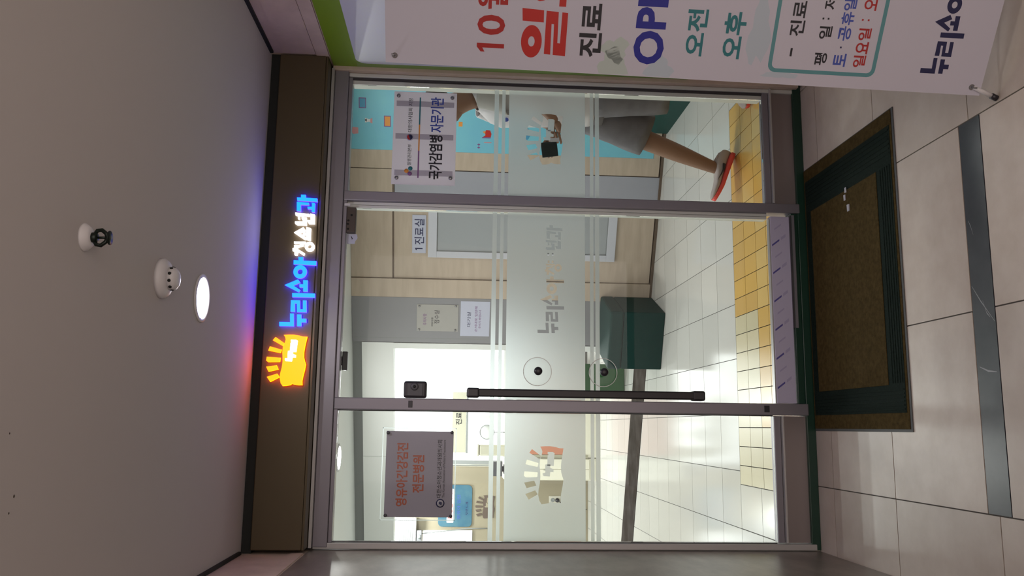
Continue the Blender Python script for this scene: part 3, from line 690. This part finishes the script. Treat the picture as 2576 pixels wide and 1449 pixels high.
meta(box('wall_front.002', XL, XR-.003, YF+.051, YF+.09, 2.190, 2.52, K['whitewall']), kind='structure')

# slanted inner wall: cyan paper, wood panels, sliding door, grey panel, opening with header
ow = thing('wall_back', (1.5, 6.6, 0), kind='structure')
def ob(name, s0, s1, z0, z1, w0, w1, m, par=ow, bev=0): return fbox(name, OB, s0, s1, z0, z1, w0, w1, m, par, bev)
ob('backing', -.590, 1.95, 0, 2.472, -.12, -.012, K['woodline'])
ob('wood_panel', .858, 1.000, .03, 2.470, -.012, 0, K['wood'])
ob('wood_panel', 1.0005, 1.92, .03, .082, -.012, 0, K['wood'])
ob('wallpaper_panel', 1.001, 1.93, .084, 2.470, -.012, .002, K['cyan'])
ob('wood_panel', -.030, .852, 2.140, 2.470, -.012, 0, K['wood'])
ob('wood_panel', -.030, .600, .03, 2.126, -.014, -.004, K['wood'])
ob('door_rail', -.030, .852, 2.127, 2.139, -.012, -.002, K['woodline'])
ob('wood_panel', -.190, -.036, .02, 2.470, -.012, .012, K['wood'])
ob('grey_panel', -.585, -.194, .02, 2.470, -.012, .004, K['inwall'])
ob('panel_gap', -.552, -.546, .02, 2.470, .0041, .0046, K['greytrim'])
gd = ob('grey_door_leaf', .604, .850, .02, 2.122, -.012, -.002, K['greydoor'])
ob('skirting', -.19, 1.95, 0, .02, -.012, .008, K['woodline'])
# prints on the cyan paper
def pr(pts, m, w=.0025): return poly('print', OB, pts, w, w+.0004, K[m], ow)
for (s0, s1, z0, z1, m) in ((1.319, 1.386, 2.345, 2.388, 'skyblue'), (1.185, 1.256, 2.157, 2.198, 'orange')):
    fbox('print', OB, s0-.006, s1+.006, z0-.006, z1+.006, .0022, .0026, K['purple'], ow); pr([(s0, z0), (s1, z0), (s1, z1), (s0, z1)], m, .0028)
pr([(1.117, 1.380), (1.150, 1.374), (1.178, 1.385), (1.180, 1.415), (1.165, 1.425), (1.14, 1.420), (1.125, 1.440), (1.120, 1.415)], 'brightred'); pr([(1.150, 1.425), (1.172, 1.418), (1.166, 1.445)], 'orange', .003); pr([(1.116, 1.380), (1.126, 1.380), (1.124, 1.446), (1.117, 1.446)], 'purple', .003)
pr([(1.198, 2.292), (1.241, 2.292), (1.232, 2.315), (1.240, 2.348), (1.205, 2.348), (1.212, 2.315)], 'white'); pr([(1.2, 2.292), (1.241, 2.292), (1.235, 2.308), (1.206, 2.308)], 'pink', .003); pr([(1.212, 2.335), (1.236, 2.335), (1.224, 2.352)], 'ink', .003)
pr([(1.12, 2.40), (1.165, 2.40), (1.17, 2.44), (1.14, 2.46), (1.115, 2.44)], 'pink')
pr([(1.08, 1.372), (1.087, 1.372), (1.087, 1.43), (1.08, 1.43)], 'pink')
for s in (1.043, 1.066):
    for z in (1.470, .873): pr([(s-.009, z), (s, z-.013), (s+.009, z), (s, z+.013)], 'purple')
pr([(1.469, 2.15), (1.49, 2.15), (1.515, 2.20), (1.50, 2.215), (1.49, 2.18)], 'purple'); pr([(1.455, 2.10), (1.465, 2.10), (1.47, 2.14), (1.458, 2.14)], 'pink')
pr([(1.46, 1.60), (1.48, 1.60), (1.505, 1.655), (1.49, 1.66)], 'purple'); pr([(1.20, 1.60), (1.235, 1.60), (1.235, 1.63), (1.20, 1.63)], 'orange')
pr([(1.395+.022*math.cos(a*.5), 2.0+.022*math.sin(a*.5)) for a in range(12)], 'skyblue')
pr([(1.16+.06*math.cos(a*.5), 1.13+.06*math.sin(a*.5)) for a in range(12)], 'skyblue')
# header and opening to the back room
ob('header_panel', -1.640, -.592, 2.13, 2.392, -.15, 0, K['whitewall'])
ob('header_panel', -3.45, -1.643, 2.13, 2.392, -.15, 0, K['whitewall'])
ob('ceiling_trim', -3.45, -.592, 2.393, 2.472, -.15, -.02, K['greytrim'])
ob('opening_jamb', -.640, -.592, 0, 2.13, -.15, .006, K['whitewall'])
# dark flat stone threshold
sl = Vector((.446+1.039, 7.355-7.974, 0)).normalized()
TH = Fr((-1.039, 7.974, .001), sl, (0, 0, 1))
th_ = fbox('trim_5', TH, -.9, 2.02, -.006, .003, -.16, .30, K['darkmarble']); meta(th_, kind='structure')

# sliding door with a white framed window
sdv = thing('door_2', tuple(OB.p(.4, .03, 0)), kind='structure')
D2 = lambda n_, *a: fbox(n_, OB, *a, parent=sdv)
for (s0, s1, z0, z1) in ((.150, .598, 1.785, 1.855), (.150, .598, .334, .404), (.150, .202, .404, 1.785), (.548, .598, .404, 1.785)):
    fbox('frame', OB, s0, s1, z0, z1, -.003, .012, K['doorwhite'], sdv, .002)
fbox('glass', OB, .208, .542, .411, 1.778, -.003, .001, K['doorglass'], sdv)
for (s0, s1, z0, z1) in ((.202, .208, .404, 1.785), (.542, .548, .404, 1.785), (.202, .548, 1.778, 1.785), (.202, .548, .404, .411)): fbox('glazing_gasket', OB, s0, s1, z0, z1, -.003, .004, K['greytrim'], sdv)
rs = thing('room_sign', tuple(OB.p(.34, 1.876, 0)), 'pale blue room sign reading 1 with dark blue letters above the sliding door', 'sign')
fbox('plate', OB, .181, .494, 1.872, 1.982, -.0035, .002, K['paper_blue'], rs, .001)
poly('lettering', OB, [(.215, 1.898), (.224, 1.898), (.224, 1.958), (.216, 1.958), (.205, 1.950), (.205, 1.942), (.215, 1.946)], .0022, .0028, K['navy'], rs); text('lettering', '진료실', OB, .252, .462, 1.886, 1.964, .0022, K['navy'], rs, bold=.01)
na = thing('framed_notice', tuple(OB.p(-.37, 1.598, 0)), 'clear screwed notice plate with brown lettering on the grey panel', 'notice')
fbox('plate', OB, -.482, -.250, 1.598, 1.940, .0048, .0075, K['paper_dim'], na, .001)
for s, z in ((-.265, 1.919), (-.261, 1.620), (-.469, 1.921), (-.470, 1.622)): lathe('screw', OB.p(s, z, .007), OB.N, [(.009, 0), (.009, .006), (.004, .008)], K['screw'], na, 12)
text('lettering', '주의사항', OB, -.43, -.33, 1.858, 1.888, .0077, K['purple'], na); text('lettering', '접수실', OB, -.415, -.30, 1.755, 1.795, .0077, K['ink'], na); text('lettering', '예방접종', OB, -.44, -.36, 1.805, 1.82, .0077, K['ink'], na)
nb = thing('paper_notice', tuple(OB.p(-.37, 1.34, 0)), 'pale blue paper notice below the clear plate on the grey panel', 'notice')
fbox('sheet', OB, -.520, -.216, 1.339, 1.580, .0048, .006, K['paper_blue'], nb)
text('lettering', '대기실', OB, -.44, -.31, 1.495, 1.525, .0062, K['navy'], nb); text('lettering', '순서대로 입장해', OB, -.48, -.26, 1.440, 1.462, .0062, K['purple'], nb); text('lettering', '주시기 바랍니다', OB, -.45, -.29, 1.410, 1.430, .0062, K['purple'], nb)

# ---- benches
def bench(name, fr, u0, u1, d, h, m, label, grp=None):
    t = thing(name, tuple(fr.p((u0+u1)/2, 0, -d/2)), label, 'bench', grp)
    fbox('base', fr, u0+.004, u1-.004, 0.0, h-.11, -d+.004, -.004, m, t, .008)
    fbox('cushion', fr, u0, u1, h-.11, h, -d, 0, m, t, .018)
    return t
b1d = Vector((.885-.453, 6.313-6.495, 0)).normalized()
BN = Fr((.453, 6.495, 0), b1d, (0, 0, 1))
bench('bench', BN, 0, .470, .50, .43, K['benchg'], 'dark green vinyl bench cube in front of the wood wall, behind the glass door')
B2F = Fr((2.28, 6.10, 0), (0, -1, 0), (0, 0, 1))      # faces -x
TF = Fr((0, 0, 0), (1, 0, 0), (0, 1, 0))
t = thing('bench.001', (2.5, 5.6, 0), 'teal green vinyl bench along the right side below the cyan wall', 'bench')
b2p = [(2.28, 5.32), (2.76, 5.32), (2.76, 5.94), (2.28, 6.17)]
poly('seat_block', TF, b2p, 0, .20, K['benchg2'], t); poly('cushion', TF, b2p, .205, .39, K['benchg2'], t)
bench('stool', Fr((.30, 7.93, 0), (1, 0, 0), (0, 0, 1)), 0, .31, .36, .50, K['stoolg'], 'bright green vinyl stool beyond the dark threshold strip')

# ================================================================== BACK ROOM
BW = Fr((0, 10.2, 0), (1, 0, 0), (0, 0, 1))
wb = box('wall_back.001', -2.1, 3.0, 10.42, 10.47, 0, 2.5, K['whitewall']); meta(wb, kind='structure')
wbe = fbox('wall_back.002', BW, -1.75, -.47, 0, 1.62, -.2, 0, K['beigewall']); meta(wbe, kind='structure')
wn = thing('window_3', (.5, 10.4, 1.1), kind='structure')
def bw(n_, u0, u1, v0, v1, w0, w1, m, par): return fbox(n_, BW, u0, u1, v0, v1, w0, w1, m, par)
bw('pane', .14, 1.0, 1.02, 2.36, -.20, -.19, K['winlight'], wn)
bw('pane', -.44, .10, 1.02, 2.36, -.20, -.19, K['winlight'], wn)
for u0, u1, v0, v1 in ((-.46, 1.02, 2.36, 2.40), (-.46, 1.02, .98, 1.02), (-.46, -.44, .98, 2.40), (.10, .14, 1.02, 2.36), (1.0, 1.02, .98, 2.40)): bw('frame', u0, u1, v0, v1, -.20, -.16, K['whitewall'], wn)
# bright door panel at far left
w4 = thing('window_4', (-1.3, 10.2, 1.38), kind='structure')
bw('pane', -1.52, -1.21, 1.385, 1.955, .004, .008, K['winlight'], w4); bw('frame', -1.53, -1.205, 1.375, 1.385, .002, .014, K['whitewall'], w4); bw('frame', -1.215, -1.205, 1.385, 1.955, .002, .014, K['whitewall'], w4)
meta(fbox('wall_back.003', BW, -1.75, -.47, 1.621, 2.472, -.2, 0, K['beigewall']), kind='structure')
# hanging ivory board, post, reception desk, monitor
H0 = 9.965
hb = thing('hanging_board', (-.08, 10.0, 1.47), 'ivory hanging sign board with dark lettering below the bright back window', 'sign')
H = Fr((0, 9.95, 0), (1, 0, 0), (0, 0, 1))
fbox('board', H, -.30, .40, 1.475, 1.640, -.03, 0, K['khakilt'], hb, .003); fbox('lower_edge', H, -.31, .40, 1.452, 1.474, -.035, .004, K['greytrim'], hb)

for xx in (-.2, .3): box('hanging_rod', xx-.004, xx+.004, H0-.004, H0+.004, 1.64, 2.472, K['greytrim'], hb)
text('lettering', '진료', H, .02, .16, 1.53, 1.60, .0008, K['ink'], hb, bold=.01)
ps = thing('support_post', (-.417, 10.12, 0), 'slim grey post behind the reception desk', 'post')
box('shaft', -.44, -.395, 10.10, 10.14, .006, 2.470, K['greytrim'], ps); box('foot_plate', -.455, -.38, 10.085, 10.155, 0, .006, K['greytrim'], ps)
rd = thing('reception_desk', (0, 9.7, 0), 'reception desk with an orange front and khaki end, in the back room', 'desk')
RD = Fr((0, 9.55, 0), (1, 0, 0), (0, 0, 1))
fbox('orange_front', RD, -.300, .62, .18, .905, -.45, 0, K['deskorange'], rd, .004); fbox('plinth', RD, -.33, .62, 0, .178, -.45, -.01, K['cream'], rd)
fbox('khaki_end', RD, -.335, -.302, .10, .905, -.45, .002, K['khaki'], rd); fbox('worktop', RD, -.337, .64, .907, .925, -.48, .03, K['cream'], rd, .003)
cb = thing('cream_cabinet', (-.45, 9.9, 0), 'cream cabinet with outlined doors beside the reception desk', 'cabinet')
fbox('body', RD, -.585, -.340, .0, 1.04, -.5, -.04, K['cream'], cb, .004)
fbox('door', RD, -.575, -.465, .08, .98, -.04, -.028, K['cream'], cb, .003); fbox('door', RD, -.460, -.350, .08, .98, -.04, -.028, K['cream'], cb, .003); fbox('handle', RD, -.475, -.470, .5, .6, -.028, -.018, K['greytrim'], cb)
mo = thing('monitor', (-.46, 9.8, 1.04), 'dark computer monitor standing on the cream cabinet', 'monitor')
fbox('screen', RD, -.55, -.39, 1.06, 1.19, -.14, -.12, K['darkgrey'], mo, .003); fbox('stand', RD, -.50, -.44, 1.041, 1.07, -.16, -.13, K['blackplastic'], mo); fbox('foot', RD, -.52, -.42, 1.0405, 1.046, -.2, -.08, K['blackplastic'], mo)
bx = thing('storage_box', (-.1, 9.8, .925), 'beige rounded box on the reception desk', 'box')
fbox('body', RD, -.325, -.20, .926, 1.33, -.30, -.10, K['khakilt'], bx, .02); fbox('lid', RD, -.33, -.195, 1.33, 1.35, -.31, -.09, K['khakilt'], bx, .006)
tm = thing('table_mirror', (-.13, 9.7, .925), 'round ring shaped stand mirror on the reception desk', 'mirror')
bm = bmesh.new(); add_ring(bm, RD, -.06, 1.24, .085, .079, -.12, -.112, 30); fin('ring', bm, K['greytrim'], tm)
lathe('mirror_face', RD.p(-.06, 1.24, -.118), RD.N, [(.079, 0), (.079, .003), (.001, .0035)], K['whitewall'], tm); fbox('stem', RD, -.065, -.055, .935, 1.158, -.12, -.112, K['greytrim'], tm); lathe('base', RD.p(-.06, .9255, -.116), (0, 0, 1), [(.05, 0), (.05, .006), (.006, .010)], K['greytrim'], tm, 20)
# things on the beige wall
ac = thing('wall_air_conditioner', (-1.12, 10.15, 2.0), 'white air vent unit high on the beige wall at the left', 'air conditioner')
fbox('casing', BW, -1.35, -1.06, 2.03, 2.27, .001, .10, K['white'], ac, .008)
for k in range(7): fbox('slat', BW, -1.33, -1.08, 2.07+.024*k, 2.078+.024*k, .10, .104, K['greytrim'], ac)
cm = thing('wall_camera', (-1.28, 10.15, 1.94), 'grey wall camera box with a round lens above the bright panel', 'camera')
fbox('body', BW, -1.33, -1.20, 1.965, 2.025, .009, .09, K['inwall'], cm, .006); lathe('lens', BW.p(-1.27, 1.99, .09), BW.N, [(.022, 0), (.022, .02), (.012, .024)], K['greytrim'], cm, 18)
cdn = tube('cable', [BW.p(-1.24, 1.965, .03), BW.p(-1.225, 1.8, .02), BW.p(-1.19, 1.5, .022), BW.p(-1.18, 1.33, .02), BW.p(-1.18, 1.2, .012)], .006, K['greytrim'], None, 6); meta(cdn, 'thin grey cable running down the beige wall from the camera', 'cable')
po = thing('blue_poster', (-.93, 10.19, 1.37), 'blue rounded information board behind the grey plate, on the beige wall', 'poster')
poly('board', BW, rrect(-1.165, -.685, 1.385, 1.78, .05), .002, .012, K['posterblue'], po)
text('lettering', '영유아 검진', BW, -1.08, -.80, 1.52, 1.56, .0122, K['midblue'], po); text('lettering', '안내', BW, -1.03, -.88, 1.43, 1.46, .0122, K['navy'], po)
poly('header_strip', BW, rrect(-1.12, -.73, 1.60, 1.68, .01), .0121, .013, K['white'], po); text('lettering', '환영합니다', BW, -1.08, -.77, 1.615, 1.665, .0132, K['brightred'], po)
wlg = thing('wall_emblem', (-.94, 10.19, 1.1), 'brown emblem of a waving flag with five rays on the beige wall', 'emblem')
lw, lh = .265, .23; ku, kv = lw/1100, lh/795
poly('flag', BW, logo_pts(FLAG, -1.068, 1.345, ku, kv), .001, .010, K['brownlogo'], wlg)
for r in RAYS: poly('ray', BW, logo_pts(r, -1.068, 1.345, ku, kv), .001, .010, K['brownlogo'], wlg)
for r in NURI: poly('letter', BW, logo_pts(r, -1.068, 1.345, ku, kv), .0101, .012, K['beigewall'], wlg)
ou = thing('wall_outlet', (-.87, 10.2, .36), 'cream double wall socket low on the beige wall with a black plug', 'socket')
fbox('plate', BW, -.905, -.805, .33, .47, .001, .008, K['outlet'], ou, .002)
lathe('socket', BW.p(-.852, .425, .008), BW.N, [(.024, 0), (.024, .003), (.018, .001)], K['greytrim'], ou, 18); lathe('plug', BW.p(-.854, .370, .008), BW.N, [(.026, 0), (.024, .02), (.01, .03)], K['blackplastic'], ou, 18)
tube('cord', [BW.p(-.854, .370, .03), BW.p(-.90, .30, .03), BW.p(-.95, .18, .015), BW.p(-.96, .02, .01)], .005, K['blackplastic'], ou, 6)

# ================================================================== PERSON
pe = thing('person', (1.85, 4.55, 0), 'person in white T-shirt, grey shorts and coral soled shoes walking left with a wallet', 'person')
def skin_mesh(name, verts, edges, radii, m, parent, root=0, sub=2):
    org = Vector((1.85, 4.55, 0))
    me = bpy.data.meshes.new(name); me.from_pydata([Vector(v)-org for v in verts], edges, []); me.update()
    o = bpy.data.objects.new(name, me); C.objects.link(o)
    md = o.modifiers.new('s', 'SKIN'); md.use_smooth_shade = True
    sv = me.skin_vertices[0].data
    for i, r in enumerate(radii):
        sv[i].radius = (r, r) if not isinstance(r, tuple) else r; sv[i].use_root = (i == root)
    su_ = o.modifiers.new('d', 'SUBSURF'); su_.levels = sub; su_.render_levels = sub
    bpy.context.view_layer.update()
    me2 = bpy.data.meshes.new_from_object(o.evaluated_get(bpy.context.evaluated_depsgraph_get()))
    bpy.data.objects.remove(o)
    for p in me2.polygons: p.use_smooth = True
    me2.materials.clear()
    return link(name, me2, m, parent, org)
BV_ = [ # body joints
 (1.87, 4.56, .93), (1.86, 4.56, 1.08), (1.86, 4.56, 1.24), (1.875, 4.56, 1.38), (1.865, 4.56, 1.50), (1.845, 4.56, 1.58), (1.80, 4.56, 1.665), (1.79, 4.56, 1.745),
 (1.85, 4.42, 1.46), (1.830, 4.38, 1.255), (1.76, 4.37, 1.175), (1.690, 4.375, 1.110), (1.655, 4.385, 1.085),     # near arm 8..12
 (1.87, 4.71, 1.46), (1.84, 4.76, 1.20), (1.76, 4.70, 1.08), (1.66, 4.60, 1.09), (1.615, 4.54, 1.095),            # far arm 13..17
 (1.87, 4.46, .86), (1.895, 4.46, .50), (2.06, 4.41, .19), (2.01, 4.39, .13),                                    # near (rear) leg 18..21
 (1.82, 4.66, .86), (1.665, 4.65, .50), (1.60, 4.64, .34), (1.515, 4.63, .13), (1.50, 4.63, .07)]                # far (front) leg 22..26
BE = [(0, 1), (1, 2), (2, 3), (3, 4), (4, 5), (5, 6), (6, 7), (3, 8), (8, 9), (9, 10), (10, 11), (11, 12), (3, 13), (13, 14), (14, 15), (15, 16), (16, 17), (0, 18), (18, 19), (19, 20), (20, 21), (0, 22), (22, 23), (23, 24), (24, 25), (25, 26)]
BR = [.115, .105, .115, .12, .065, .056, .082, .085, .055, .042, .040, .028, .030, .055, .042, .028, .028, .028, .085, .056, .036, .032, .085, .062, .056, .037, .036]
skin_mesh('body', BV_, BE, BR, K['skin'], pe)
# head: shaped ellipsoid with chin, nose, ear, hair cap
def blob(name, c, rx, ry, rz, m, par, tilt=0, f=None, n=24, cut_=None):
    bm = bmesh.new(); bmesh.ops.create_uvsphere(bm, u_segments=n, v_segments=n//2+4, radius=1)
    if cut_:
        dead = [v for v in bm.verts if cut_(v.co)]; bmesh.ops.delete(bm, geom=dead, context='VERTS')
    ca, sa = math.cos(tilt), math.sin(tilt)
    for v in bm.verts:
        x, y, z = v.co
        if f: x, y, z = f(x, y, z)
        x, y, z = x*rx, y*ry, z*rz
        v.co = Vector((c[0]+x*ca+z*sa, c[1]+y, c[2]-x*sa+z*ca))
    return fin(name, bm, m, par, True)
hc = (1.785, 4.56, 1.712)
def face(x, y, z):   # face towards -x
    if z < -.25: x = x*(1+.10*z)-.10*(-z-.25); y *= 1+.42*(z+.25)
    if x < -.6 and abs(y) < .22 and -.30 < z < .12: x -= .16*(1-abs(y)/.22)*(1-abs(z+.12)/.30 if abs(z+.12) < .3 else 0)
    if x < -.6 and .12 < abs(y) < .55 and .0 < z < .22: x += .07
    if x < -.5 and abs(y) < .35 and -.62 < z < -.48: x -= .05
    return x, y, z
blob('head', hc, .098, .078, .118, K['skin'], pe, tilt=-.28, f=face, n=36)
def hcut(v): return (v.x < -.42 and v.z < .62) or (v.z < -.35) or (v.x < .0 and v.z < .12)
blob('hair', (hc[0]+.016, hc[1], hc[2]+.006), .124, .090, .126, K['hair'], pe, tilt=-.28, n=32, cut_=hcut)
for s in (-1, 1):
    blob('ear', (1.795, 4.56+s*.080, 1.700), .018, .010, .030, K['skin'], pe, n=12)
    ey = blob('eye', (1.700, 4.56+s*.030, 1.722), .010, .012, .008, K['white'], pe, n=12); blob('pupil', (1.692, 4.56+s*.030, 1.721), .004, .006, .006, K['ink'], ey, n=8)
    tube('eyebrow', [(1.697, 4.56+s*.016, 1.742), (1.694, 4.56+s*.030, 1.747), (1.700, 4.56+s*.046, 1.742)], .0035, K['hair'], pe, 6)
tube('mouth', [(1.696, 4.540, 1.643), (1.690, 4.56, 1.641), (1.696, 4.580, 1.643)], .004, K['pink'], pe, 6)
# T-shirt
TV = [(1.87, 4.56, .90), (1.865, 4.56, 1.05), (1.855, 4.56, 1.22), (1.865, 4.56, 1.38), (1.86, 4.56, 1.475), (1.90, 4.415, 1.455), (1.925, 4.385, 1.34), (1.865, 4.72, 1.455), (1.85, 4.76, 1.34)]
def loft(name, secs, m, par, n=28, cap=False):
    bm = bmesh.new(); rings = []
    for (cx, cy, cz, rx, ry, tx) in secs:     # tx: slope of the ring along x
        rings.append([bm.verts.new((cx+rx*math.cos(2*math.pi*k/n)*(1+.03*math.sin(5*2*math.pi*k/n+cz*30)), cy+ry*math.sin(2*math.pi*k/n)*(1+.03*math.sin(4*2*math.pi*k/n+cz*25)), cz+tx*rx*math.cos(2*math.pi*k/n))) for k in range(n)])
    for A_, B_ in zip(rings, rings[1:]):
        for k in range(n): bm.faces.new((A_[k], A_[(k+1) % n], B_[(k+1) % n], B_[k]))
    o = fin(name, bm, m, par, True)
    sd_ = o.modifiers.new('t', 'SOLIDIFY'); sd_.thickness = .004; sd_.offset = 1
    return o
sh_t = loft('t_shirt', [(1.875, 4.56, .865, .152, .185, .06), (1.87, 4.56, .90, .152, .185, .05), (1.865, 4.56, 1.05, .145, .175, 0), (1.86, 4.56, 1.22, .148, .185, 0), (1.86, 4.56, 1.36, .155, .205, 0), (1.868, 4.56, 1.45, .135, .195, .1), (1.872, 4.56, 1.50, .105, .140, .25), (1.865, 4.56, 1.535, .078, .085, .45), (1.858, 4.56, 1.548, .070, .072, .55)], K['tshirt'], pe)
def limb(name, a, b, r0, r1, m, par, flat=1.0, n=24, mid=None, thick=.004):
    a, b = Vector(a), Vector(b); d = (b-a).normalized(); s = Vector((0, 1, 0)); s = (s-d*s.dot(d)).normalized(); q = d.cross(s); bm = bmesh.new(); rings = []
    N_ = 8
    for i in range(N_+1):
        t_ = i/N_; p = a.lerp(b, t_); r = r0+(r1-r0)*t_
        rings.append([bm.verts.new(p+(q*math.cos(2*math.pi*k/n)*r*(1+.03*math.sin(3*k+i))+s*math.sin(2*math.pi*k/n)*r*flat)) for k in range(n)])
    for A_, B_ in zip(rings, rings[1:]):
        for k in range(n): bm.faces.new((A_[k], A_[(k+1) % n], B_[(k+1) % n], B_[k]))
    o = fin(name, bm, m, par, True); md = o.modifiers.new('t', 'SOLIDIFY'); md.thickness = thick; md.offset = 1; return o
limb('sleeve', (1.835, 4.44, 1.50), (1.800, 4.375, 1.337), .075, .102, K['sleeve'], pe, flat=.72)
limb('sleeve', (1.87, 4.68, 1.50), (1.85, 4.75, 1.335), .075, .095, K['tshirt'], pe, flat=.75)
for k, (z, x) in enumerate(((1.355, 1.715), (1.325, 1.700), (1.30, 1.705), (1.315, 1.73), (1.35, 1.74))):
    lathe('shirt_print', (x-.012, 4.475+.008*k, z), (-.7, -.7, 0), [(.013, 0), (.013, .0012), (.002, .0014)], K['midblue'], pe, 8, False)
# shorts
loft('waist', [(1.872, 4.56, .80, .145, .175, 0), (1.872, 4.56, .93, .142, .172, 0)], K['shorts'], pe)
limb('shorts_leg', (1.865, 4.475, .86), (1.880, 4.455, .445), .125, .108, K['shorts'], pe, flat=.85)
limb('shorts_leg', (1.83, 4.635, .86), (1.700, 4.65, .515), .125, .120, K['shorts'], pe, flat=.80)
SW = Fr((1.94, 4.352, .745), (-1, 0.05, 0), (0, 0, 1))
SW = Fr((1.830, 4.360, .790), (1, 0, 0), (0, 0, 1))
poly('side_mark', SW, [(-.022, .012), (-.016, .002), (-.004, -.004), (.022, -.002), (.04, .006), (.018, .006), (-.002, .006), (-.012, .010)], -.012, .002, K['ink'], pe)
# hands with five fingers
def hand(palm, dirv, side, near):
    p = Vector(palm); d = Vector(dirv).normalized(); s = Vector(side).normalized(); nrm = d.cross(s).normalized()
    vs = [p-d*.045, p, p+d*.03]; es = [(0, 1), (1, 2)]; rs_ = [.026, (.036, .020), (.034, .018)]
    skin_mesh('palm', vs, es, rs_, K['skin'], pe, 0)
    for k, (off, ln) in enumerate(((-.026, .055), (-.009, .066), (.009, .062), (.026, .048))):
        r0 = p+d*.030+s*off; a = r0+d*ln*.42-nrm*.006; b = a+d*ln*.26-nrm*ln*.30; c = b-nrm*ln*.32+d*.002
        skin_mesh('finger', [p+d*.012+s*off*.9, r0, a, b, c], [(0, 1), (1, 2), (2, 3), (3, 4)], [.0085, .0088, .0082, .0075, .0062], K['skin'], pe, 0, 1)
    t0 = p-d*.012-s*.026; t1 = t0+d*.022-s*.018-nrm*.010; t2 = t1+d*.028-s*.004-nrm*.016
    skin_mesh('thumb', [p-d*.02-s*.008, t0, t1, t2], [(0, 1), (1, 2), (2, 3)], [.012, .012, .0095, .0075], K['skin'], pe, 0, 1)
hand((1.632, 4.390, 1.070), (-.93, .12, -.34), (.30, -.1, -.95), True)
hand((1.60, 4.53, 1.095), (-.95, -.30, .0), (0, .1, -1), False)
wa = thing('wallet', (1.57, 4.45, 1.05), 'open dark folding wallet held in front of the walking person', 'wallet')
WFr = Fr((1.505, 4.47, 1.062), (.96, -.22, .15), (-.14, .05, .985))
fbox('cover', WFr, -.005, .075, .0, .090, 0, .006, K['sprinkler'], wa, .002); fbox('cover', WFr, -.005, .075, .0, .086, -.010, -.004, K['sprinkler'], wa, .002); fbox('spine', WFr, .072, .078, .0, .088, -.010, .006, K['sprinkler'], wa, .001)
pcp = fbox('receipt', Fr((1.560, 4.405, 1.055), (.96, -.22, .05), (-.05, .05, .985)), 0, .022, .01, .060, .004, .0052, K['paper']); meta(pcp, 'white folded paper slip held together with the dark wallet', 'paper')
# shoes
def shoe(heel, toe, w_, par, upm):
    hN = Vector(heel); tN = Vector(toe); d = (tN-hN); L = d.length; d.normalize(); s = Vector((0, 0, 1)).cross(d).normalized(); u = d.cross(s).normalized()
    prof = [(0, .36, .030, .080), (.08, .42, .034, .094), (.22, .44, .034, .096), (.36, .42, .033, .082), (.52, .46, .030, .066), (.70, .52, .027, .054), (.86, .46, .025, .046), (.96, .30, .024, .036), (1.0, .12, .026, .030)]
    for part, m in (('sole', K['shoered']), ('upper', upm)):
        bm = bmesh.new(); rings = []; n = 18
        for (t_, ww, zs, zt) in prof:
            c = hN+d*(L*t_); hw = w_*ww
            rise = .012*max(0, (t_-.75)/.25)
            z0, z1 = (0, zs) if part == 'sole' else (zs-.004, zt)
            r_ = []
            for k in range(n):
                a = 2*math.pi*k/n; cu, su2 = math.cos(a), math.sin(a)
                sq = lambda v: math.copysign(abs(v)**(.5 if part == 'sole' else .7), v)
                r_.append(bm.verts.new(c+s*(hw*(1.0 if part == 'sole' else .90)*sq(cu))+u*(z0+(z1-z0)*(.5+.5*sq(su2))+rise)))
            rings.append(r_)
        for A_, B_ in zip(rings, rings[1:]):
            for k in range(n): bm.faces.new((A_[k], A_[(k+1) % n], B_[(k+1) % n], B_[k]))
        bm.faces.new(rings[0][::-1]); bm.faces.new(rings[-1])
        fin(part, bm, m, par, True)
    # curved tick on the side that faces the glass
    sd = s if s.y < 0 else -s
    T = Fr(hN+sd*(w_*.43), d, u)
    if T.N.y > 0: T.N = -T.N
    pts = [(.30, .040), (.40, .034), (.52, .040), (.66, .052), (.52, .046), (.42, .044), (.34, .052), (.30, .056)]
    poly('side_mark', T, [(a*L, b) for a, b in pts] if True else pts, -.004, .006, K['ink'], par)
    tube('collar', [hN+d*(L*.06)+u*.088+s*.0, hN+d*(L*.20)+u*.096+s*.026, hN+d*(L*.34)+u*.082, hN+d*(L*.20)+u*.096-s*.026, hN+d*(L*.06)+u*.088], .006, K['shoegrey'], par, 8)
shoe((1.585, 4.625, .003), (1.300, 4.60, .118), .105, pe, K['shoegrey'])
shoe((2.045, 4.375, .085), (1.770, 4.31, .004), .105, pe, K['shoegrey'])
